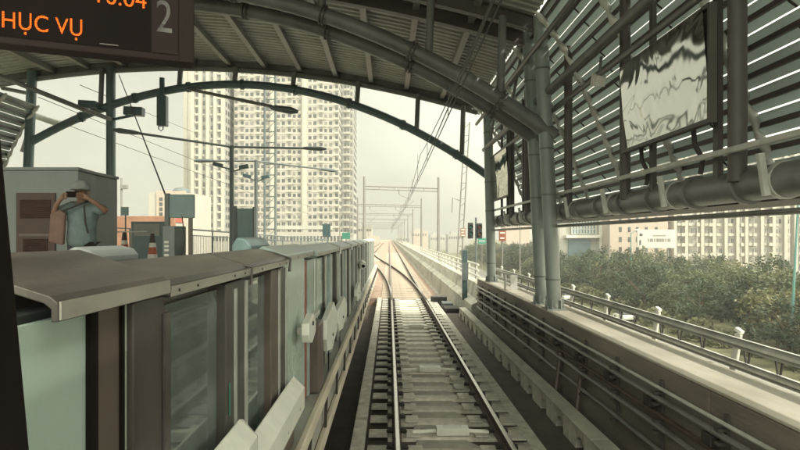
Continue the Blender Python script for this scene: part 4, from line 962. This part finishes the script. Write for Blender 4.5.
# ================================================================== far left
tag(MB().box((-24,38,.2),(-13.6,38.3,Z(216,38))).build('brick_hoarding',M['brick'],bevel=.02),'orange brick wall beyond the platform behind the person','wall')
def winbox(b,x0,x1,y,z0,z1,d=.10): b.box((x0,y-d,z0),(x1,y+.02,z1))
hs=thing('small_block',(X(170,150),150,GZ),'small pale four-storey building with round roof lantern','building')
MB().box((X(149,150),150,GZ),(X(192,150),166,Z(193,150))).build('wall',M['tower'],hs); MB().box((X(157,150),149.6,GZ),(X(186,150),149.98,Z(191,150))).build('front_bay',M['pink'],hs)
for r_ in range(4):
    for c0 in (160,165.5,171,177): w0=MB(); winbox(w0,X(c0,150),X(c0+3.2,150),149.6,Z(201+r_*5,150),Z(197.5+r_*5,150)); w0.build('window',M['win'],hs)
MB().lathe([(2.3,0),(2.3,.9),(2.1,1.3),(1.4,1.9),(.1,2.2)],(X(173,152),158,Z(193,150)),16).build('roof_lantern',M['pole'],hs,smooth=True)
rb=thing('red_canopy',(X(158,70),70,GZ),'long red roofed shed below the small pale building','shed')
MB().box((X(146,70),70,GZ),(X(170,70),74,Z(222,70))).build('wall',M['tower'],rb); MB().prism([(69.6,Z(222,70)),(74.4,Z(222,70)),(73.5,Z(216,70)),(70.2,Z(217,70))],'x',X(144,70),X(171,70)).build('roof',M['redroof'],rb)
sl_=thing('street_lamp',(X(122,60),60,GZ),'pale street lamp pole beyond the brick wall','street lamp')
MB().tube([(X(121.5,60),60,GZ),(X(121.5,60),60,Z(178,60))],[.16,.10],8).build('pole',M['mast'],sl_,smooth=True); MB().tube([P(121.5,187,60),P(126,187,60)],.05,6).build('arm',M['mast'],sl_); MB().box(tuple(P(124,188,60)-Vector((.3,.2,.1))),tuple(P(127.5,186,60)+Vector((0,.2,.1)))).build('lamp_head',M['mast'],sl_)
TRR=random.Random(17)
def tower(name,x0,x1,Y,depth,zt,label,wm,cols,fh,z0,pil,cat='tower',bal=True,tone='win',nearrows=6,zg=GZ):
    r=thing(name,((x0+x1)/2,Y+depth/2,zg),label,cat)
    MB().box((x0,Y,zg),(x1,Y+depth,zt)).build('wall',M[wm],r)
    W=x1-x0; cw=W/cols; rest=MB(); rest2=MB(); ledge=MB(); slabs=MB(); nfl=int((zt-z0)/fh); cnt=0; side=MB()
    for fl in range(nfl):
        z=z0+fl*fh
        slabs.box((x0-.1,Y-.14,z-.16),(x1+.1,Y+.0,z+.03))
        for c in range(cols):
            if c in pil: continue
            ty=c%3; a=x0+c*cw+cw*(.12,.30,.22)[ty]; b_=x0+(c+1)*cw-cw*(.30,.14,.24)[ty]; zb_=z+(.95,.25,.95)[ty]; zt_=z+fh-(.6,.6,.75)[ty]
            m_=TRR.choice((tone,tone,'win','win_lt'))
            if cnt<96:
                w0=MB(); winbox(w0,a,b_,Y,zb_,zt_); o_=w0.build('window',M[m_],r); cnt+=1
                if c<6 or cnt<40: MB().box(((a+b_)/2-.05,Y-.13,zb_),((a+b_)/2+.05,Y-.101,zt_)).build('mullion',M[wm],o_)
            else: winbox(rest if m_!='win_lt' else rest2,a,b_,Y,zb_,zt_)
            if ty==1: ledge.box((a-.25,Y-.95,z+.02),(b_+.25,Y-.15,z+.12)); ledge.box((a-.25,Y-.95,z+.12),(b_+.25,Y-.88,z+.85))
            elif TRR.random()<.45: ledge.box((a,Y-.6,z+.15),(a+.75,Y-.15,z+.65))
        for c in range(int(depth/3.4)): side.box((x1-.02,Y+1+c*3.4,z+.8),(x1+.08,Y+2.9+c*3.4,z+fh-.6)); side.box((x0-.08,Y+1+c*3.4,z+.8),(x0+.02,Y+2.9+c*3.4,z+fh-.6))
    slabs.build('floor_bands',M[wm],r)
    if ledge.v: tag(ledge.build('balconies',M['balc'],r),kind='stuff')
    if rest2.v: tag(rest2.build('pale_windows',M['win_lt'],r),kind='stuff')
    if rest.v: tag(rest.build('windows',M[tone],r),kind='stuff')
    tag(side.build('side_windows',M[tone],r),kind='stuff')
    pb=MB()
    for c in pil: pb.box((x0+c*cw+.1,Y-1.0,zg),(x0+(c+1)*cw-.1,Y-.002,zt+1))
    if pil: pb.build('pilasters',M['balc'],r)
    if bal:
        bb=MB()
        for c in range(cols):
            if c in pil or c%4!=2: continue
            for fl in range(nfl): z=z0+fl*fh; bb.box((x0+c*cw+.1,Y-1.25,z-.05),(x0+(c+1)*cw-.1,Y-.36,z+.95))
        bb.v and tag(bb.build('stacked_balconies',M['balc'],r),kind='stuff')
    MB().box((x0+2,Y+2,zt),(x1-2,Y+depth-2,zt+2.5)).build('roof_block',M[wm],r)
    return r
Yt=250
tower('apartment_tower',X(234,Yt),X(339,Yt),Yt,30,92,'broad pale apartment tower with a dense window grid behind the platform lamps','tower',20,3.0,3.5,(7,13),bal=False)
tower('apartment_tower',X(340,262),X(353.5,262),262,26,88,'narrow balconied wing at the right end of the broad pale tower','tower_shade',4,3.15,3.5,())
tower('apartment_tower',X(196,Yt),X(229,Yt),Yt-6,26,96,'narrow grey striped tower left of the broad pale tower','tower_shade',9,3.3,2.5,(0,2,4,6,8),bal=False)
tower('apartment_tower',X(184,300),X(196.5,300),300,20,104,'blank pale tower edge left of the striped tower','tower',3,3.3,2.5,(0,1,2),bal=False)
pod=thing('podium_block',(X(290,230),230,GZ),'low pale podium block at the foot of the broad tower','building')
MB().box((X(196,230),226,GZ),(X(345,230),240,Z(232,230))).build('wall',M['tower'],pod)
b=MB()
for k in range(44): b.box((X(199,230)+k*1.27,225.9,Z(241,230)),(X(199,230)+k*1.27+.7,226.02,Z(236,230)))
b.build('window_band',M['win'],pod); MB().box((X(270,230),225.5,Z(229.5,230)),(X(330,230),239,Z(225.8,230))).build('upper_storey',M['mall'],pod)
lv=thing('low_block',(X(372,300),300,GZ),'low cream block at the far end of the line left of the tracks','building')
MB().box((X(357,300),300,GZ),(X(372,300),312,Z(226,300))).build('wall',M['tower'],lv); MB().box((X(364,300),296,GZ),(X(380,300),299.9,Z(236,300))).build('annex',M['balc'],lv)
b=MB()
for k in range(5): b.box((X(358.5+k*2.7,300),299.9,Z(231,300)),(X(360.2+k*2.7,300),300.02,Z(229,300)))
b.build('window_band',M['win'],lv)
for i,(a,b_,t,Y,l) in enumerate(((395,412,236,520,'low hazy skyline block right of the distant track'),(412,428,231,560,'hazy skyline block with stepped roof right of the distant track'),(430,447,235,600,'faint far skyline block behind the second right portal mast'),(448,470,234,480,'pale skyline block behind the slender leaning mast'),(506,530,222,420,'pinkish far block right of the leaning far column'))):
    r=thing('skyline_block',(X((a+b_)/2,Y),Y,GZ),l,'building'); MB().box((X(a,Y),Y,GZ),(X(b_,Y),Y+20,Z(t,Y))).build('wall',M['pink' if i in (1,4) else 'tower_shade'],r)
    MB().box((X(a+3,Y),Y+3,Z(t,Y)),(X(a+9,Y),Y+12,Z(t-2.2,Y))).build('roof_block',M['tower_shade'],r); w0=MB()
    for k in range(6): w0.box((X(a+1+k*2.4,Y),Y-.1,Z(t+5,Y)),(X(a+2.2+k*2.4,Y),Y+.02,Z(t+2.5,Y)))
    w0.build('window_band',M['win'],r)

# ================================================================== right backdrop
def apt(Y,px0,px1,zt,label,pil,cols):
    return tower('apartment_block',X(px0,Y),X(px1,Y),Y,22,zt,label,'tower',cols,3.0,-9,pil,cat='apartment block',tone='win_lt')
apt(176,672,698,25,'apartment block partly behind the large white hoarding',(0,3),7)
apt(182,699,742,26,'middle cream apartment block with tall pilasters behind the trees',(0,3,6,9),11)
apt(188,743,790,28,'cream apartment block with tall pilasters at the right frame edge',(0,4,7,10),12)
apt(194,792,860,30,'cream apartment block running out of the right frame edge',(0,4,8,12),15)
ml=thing('shopping_hall',(X(590,178),178,GZ),'grey hall with large blue glass front behind the trees','building')
MB().box((X(556,178),180,GZ),(X(622,178),206,Z(207,178))).build('wall',M['mall'],ml); MB().box((X(570,178),179.4,Z(262,178)),(X(592,178),179.98,Z(238,178))).build('entrance_glass',M['mall_glass'],ml)
MB().box((X(573,178),179.2,Z(234,178)),(X(597,178),179.9,Z(214,178))).build('glass_front',M['mall_glass'],ml); MB().box((X(566,178),177.5,Z(238,178)),(X(600,178),180,Z(235,178))).build('entrance_canopy',M['galv_lt'],ml)
b=MB()
for k in range(9): x=X(573+k*3,178); b.box((x-.15,179.0,Z(234,178)),(x+.15,179.19,Z(214,178)))
for k in range(4): z=Z(234-k*5,178); b.box((X(573,178),179.0,z-.1),(X(597,178),179.18,z+.1))
b.build('mullions',M['galv'],ml); MB().box((X(600,178),178.5,GZ),(X(605,178),179.98,Z(207,178))).build('corner_fin',M['galv_lt'],ml)
pk=thing('office_block',(X(635,172),172,GZ),'pinkish beige office block left of the large white hoarding','building')
MB().box((X(610,172),172,GZ),(X(668,172),189,Z(205,172))).build('wall',M['pink'],pk)
for r_ in range(5):
    for c in (619,628,636,645,655): w0=MB(); winbox(w0,X(c,172),X(c+2.6,172),172,Z(262-r_*10,172),Z(257-r_*10,172)); w0.build('window',M['win'],pk)
hd_=thing('hoarding',(X(656,150),150,GZ),'large white advertising hoarding with faint grey lettering above the trees','hoarding')
MB().box((X(637.5,150),150,Z(248,150)),(X(675.5,150),150.4,Z(229.5,150))).build('panel',M['hoard'],hd_)
for px in (644,669): MB().tube([(X(px,150),150.6,GZ),(X(px,150),150.6,Z(232,150))],.25,8).build('leg',M['mast'],hd_)
b=MB(); rr=random.Random(3)
x=653
while x<666: b.box((X(x,150),149.95,Z(236.3,150)),(X(x+.9,150),149.99,Z(234.9,150))); x+=1.5
x=648
while x<671.5:
    w_=rr.choice((.9,1.2,1.4)); b.box((X(x,150),149.95,Z(241.8,150)),(X(x+w_,150),149.99,Z(238.6,150))); x+=w_+rr.choice((.35,.4,1.1))
b.build('lettering',M['mast'],hd_); e_=MB(); e_.box((X(639.5,150),149.95,Z(236,150)),(X(642.5,150),149.99,Z(233.5,150))); e_.box((X(639.3,150),149.95,Z(245,150)),(X(641,150),149.99,Z(240,150))); e_.build('emblem',M['win'],hd_)
for px,t,b2,Y,m,l in ((631,233,268,110,'tealpole','short teal pole standing among the trees left of the hoarding'),(609,214,262,120,'mast','white lamp pole in front of the blue glass hall'),(559,216,262,130,'mast','grey pole right of the leaning column pair'),(798,205,320,62,'tealpole','tall teal pole at the right frame edge'),(520,218,262,140,'mast','pale lamp pole left of the leaning column pair')):
    r=thing('lamp_pole',(X(px,Y),Y,GZ),l,'pole'); dxp=-8 if px==798 else 0
    MB().tube([(X(px+dxp,Y),Y,GZ),(X(px,Y),Y,Z(t,Y))],[.16,.09],8).build('pole',M[m],r,smooth=True); MB().tube([P(px,t+1,Y),P(px+5,t-3,Y)],.06,6).build('arm',M[m],r)
    MB().tube([P(px+4,t-2.6,Y),P(px+8,t-4,Y)],[.12,.07],8).build('lamp_head',M['galv_lt'],r)
for px,py,Y,l in ((546,232,140,'orange red flag banner on a pole right of the column pair'),(790,203,90,'salmon banner strip above the right apartment blocks')):
    r=thing('banner',(X(px,Y),Y,GZ),l,'banner'); MB().tube([(X(px-6,Y),Y,GZ),(X(px-6,Y),Y,Z(py-6,Y))],.06,6).build('pole',M['mast'],r); o=[];fs=[]
    for i in range(9):
        for s in (0,1): o.append(P(px-6+i*1.6,py-4+s*5+math.sin(i*.9)*.8,Y)+Vector((0,.5*math.sin(i*.9),0)))
    for i in range(8): fs.append((2*i,2*i+2,2*i+3,2*i+1))
    c=MB().add(o,fs).build('cloth',M['redroof'],r); so_=c.modifiers.new('solid','SOLIDIFY'); so_.thickness=.02

# ---- trees
def tree_proto(seed,h,rad,leaf):
    rr=random.Random(seed); t=thing('broad_tree',(0,0,GZ),'x','tree','trees beyond the road')
    tk=MB(); tk.tube([(0,0,GZ-.2),(.1,.05,GZ+h*.25),(0,.1,GZ+h*.5)],[.24,.19,.12],8)
    ends=[]
    for k in range(7):
        a=k*.9+rr.random(); e=Vector((rad*.6*math.cos(a),rad*.6*math.sin(a),GZ+h*(.55+.3*rr.random()))); tk.tube([(0.05,.05,GZ+h*(.25+.03*k)),((e.x)*.5,e.y*.5,GZ+h*.48),e],[.12,.08,.03],6)
    tk.build('trunk',M['bark'],t,smooth=True)
    lf=MB(); o=[]; fs=[]
    for c in range(54):
        while True:
            v=Vector((rr.uniform(-1,1),rr.uniform(-1,1),rr.uniform(-1,1)))
            if .25<v.length<1: break
        v=v.normalized()*(.55+.45*rr.random()); wob=1+.22*math.sin(3*math.atan2(v.y,v.x)+seed)
        cc=Vector((v.x*rad*wob,v.y*rad*wob,GZ+h*.54+v.z*h*.40)); cr=rr.uniform(.7,1.35)
        for k in range(62):
            d=Vector((rr.gauss(0,1),rr.gauss(0,1),rr.gauss(0,.75))).normalized()*cr*(rr.random()**.45)
            p=cc+d; s=rr.uniform(.13,.30); a=Vector((rr.gauss(0,1),rr.gauss(0,1),rr.gauss(0,.6))).normalized(); b_=a.cross(Vector((rr.gauss(0,1),rr.gauss(0,1),rr.gauss(0,1)))).normalized()
            n=len(o); o+=[p-a*s,p+b_*s*.55,p+a*s,p-b_*s*.55]; fs.append((n,n+1,n+2,n+3))
    lf.add(o,fs).build('crown',leaf,t,fix=False); return t
KIND=['olive green bushy tree in the dense belt beyond the road','deep green bushy tree in the dense belt beyond the road','yellowish green loose tree in the dense belt beyond the road']
protos=[tree_proto(11,9.0,4.2,M['leaf'][0]),tree_proto(23,9.6,4.6,M['leaf'][1]),tree_proto(37,8.4,3.9,M['leaf'][2])]
tr=random.Random(5); used=[False]*3; spots=[]
for row,(x0,step) in enumerate(((42,7.2),(49,7.4),(56.5,7.8),(64,8.2),(71,9))):
    y=38+row*5
    while y<330+row*20:
        if x0/y<1.15: spots.append((x0+tr.uniform(-2,2),y+tr.uniform(-2.2,2.2)))
        y+=step*(1 if y<170 else 1.2)
for x,y in spots:
    k=tr.choice((0,0,1,1,2)); 
    if not used[k]: t=protos[k]; used[k]=True; t.location=(x,y,GZ)
    else: t=dup(protos[k],(x,y,GZ))
    t['label']=KIND[k]; t['group']=['olive','deep green','yellowish'][k]+' trees beyond the road'
    s=tr.uniform(.72,1.14); t.scale=(s*tr.uniform(.95,1.15),s,s*tr.uniform(.9,1.12)); t.rotation_euler.z=tr.uniform(0,6.28)
# low shrubs at the near edge of the belt
sp=None
for k in range(64):
    if sp is None:
        b=MB(); o=[];fs=[]; rr=random.Random(9)
        for c in range(700):
            d=Vector((rr.gauss(0,1),rr.gauss(0,1),abs(rr.gauss(0,1)))).normalized()*(rr.random()**.4); p=Vector((d.x*1.5,d.y*1.5,d.z*1.7)); s=rr.uniform(.1,.25)
            a=Vector((rr.gauss(0,1),rr.gauss(0,1),rr.gauss(0,1))).normalized(); b_=a.orthogonal().normalized(); n=len(o); o+=[p-a*s,p+b_*s*.6,p+a*s,p-b_*s*.6]; fs.append((n,n+1,n+2,n+3))
        sp=b.add(o,fs).build('shrub',M['leaf'][2],loc=(0,0,0),fix=False); tag(sp,'low leafy shrub along the near edge of the tree belt','shrub','shrubs at the edge of the tree belt'); s_=sp
    else: s_=sp.copy(); COL.objects.link(s_)
    s_.location=(38.6+tr.uniform(-.8,1.8),40+k*2.9+tr.uniform(-1,1),GZ); z=tr.uniform(.7,1.75); s_.scale=(z,z,z)
# ---- cars on the road
def car(x,y,m,label,van=False):
    r=thing('parked_car',(x,y,GZ),label,'car'); g=GZ+.02; h=1.9 if van else 1.45
    MB().prism([(-2.1,.35),(2.1,.35),(2.15,.75),(1.2,.92),(-2.0,.95),(-2.15,.7)],'x',-.85,.85); bd=MB(); bd.prism([(y-2.1,g+.3),(y+2.1,g+.3),(y+2.15,g+.72),(y+1.25,g+.9),(y-2.0,g+.95),(y-2.15,g+.7)],'x',x-.86,x+.86); bd.build('body',M[m],r,bevel=.05)
    MB().prism([(y-1.9,g+.94),(y+1.2,g+.9),(y+.5,g+h-.06),(y-1.3,g+h-.06)],'x',x-.76,x+.76).build('windows',M['win'],r,bevel=.04)
    MB().prism([(y-1.35,g+h-.058),(y+.55,g+h-.058),(y+.45,g+h),(y-1.25,g+h)],'x',x-.77,x+.77).build('roof',M[m],r,bevel=.02)
    for sx in (-.8,.8):
        for sy in (-1.3,1.3): MB().tube([(x+sx-.1,y+sy,g+.32),(x+sx+.1,y+sy,g+.32)],.32,14).build('wheel',M['tyre'],r)
car(36.0,92,'white','white car beside the tree belt seen above the guard rail'); car(35.9,122,'white','white van beside the tree belt far along the road',True)

# ================================================================== haze
hz=MB().box((-260,-60,GZ-1),(320,640,110)).build('haze',bpy.data.materials.new('haze_air'))
hm=hz.data.materials[0]; hm.use_nodes=True; t=hm.node_tree; t.nodes.clear(); o=nd(t,'ShaderNodeOutputMaterial'); v=nd(t,'ShaderNodeVolumePrincipled')
v.inputs['Color'].default_value=(1,.985,.93,1); v.inputs['Density'].default_value=.0006; v.inputs['Anisotropy'].default_value=.2; t.links.new(v.outputs[0],o.inputs['Volume'])
tag(hz,kind='stuff')
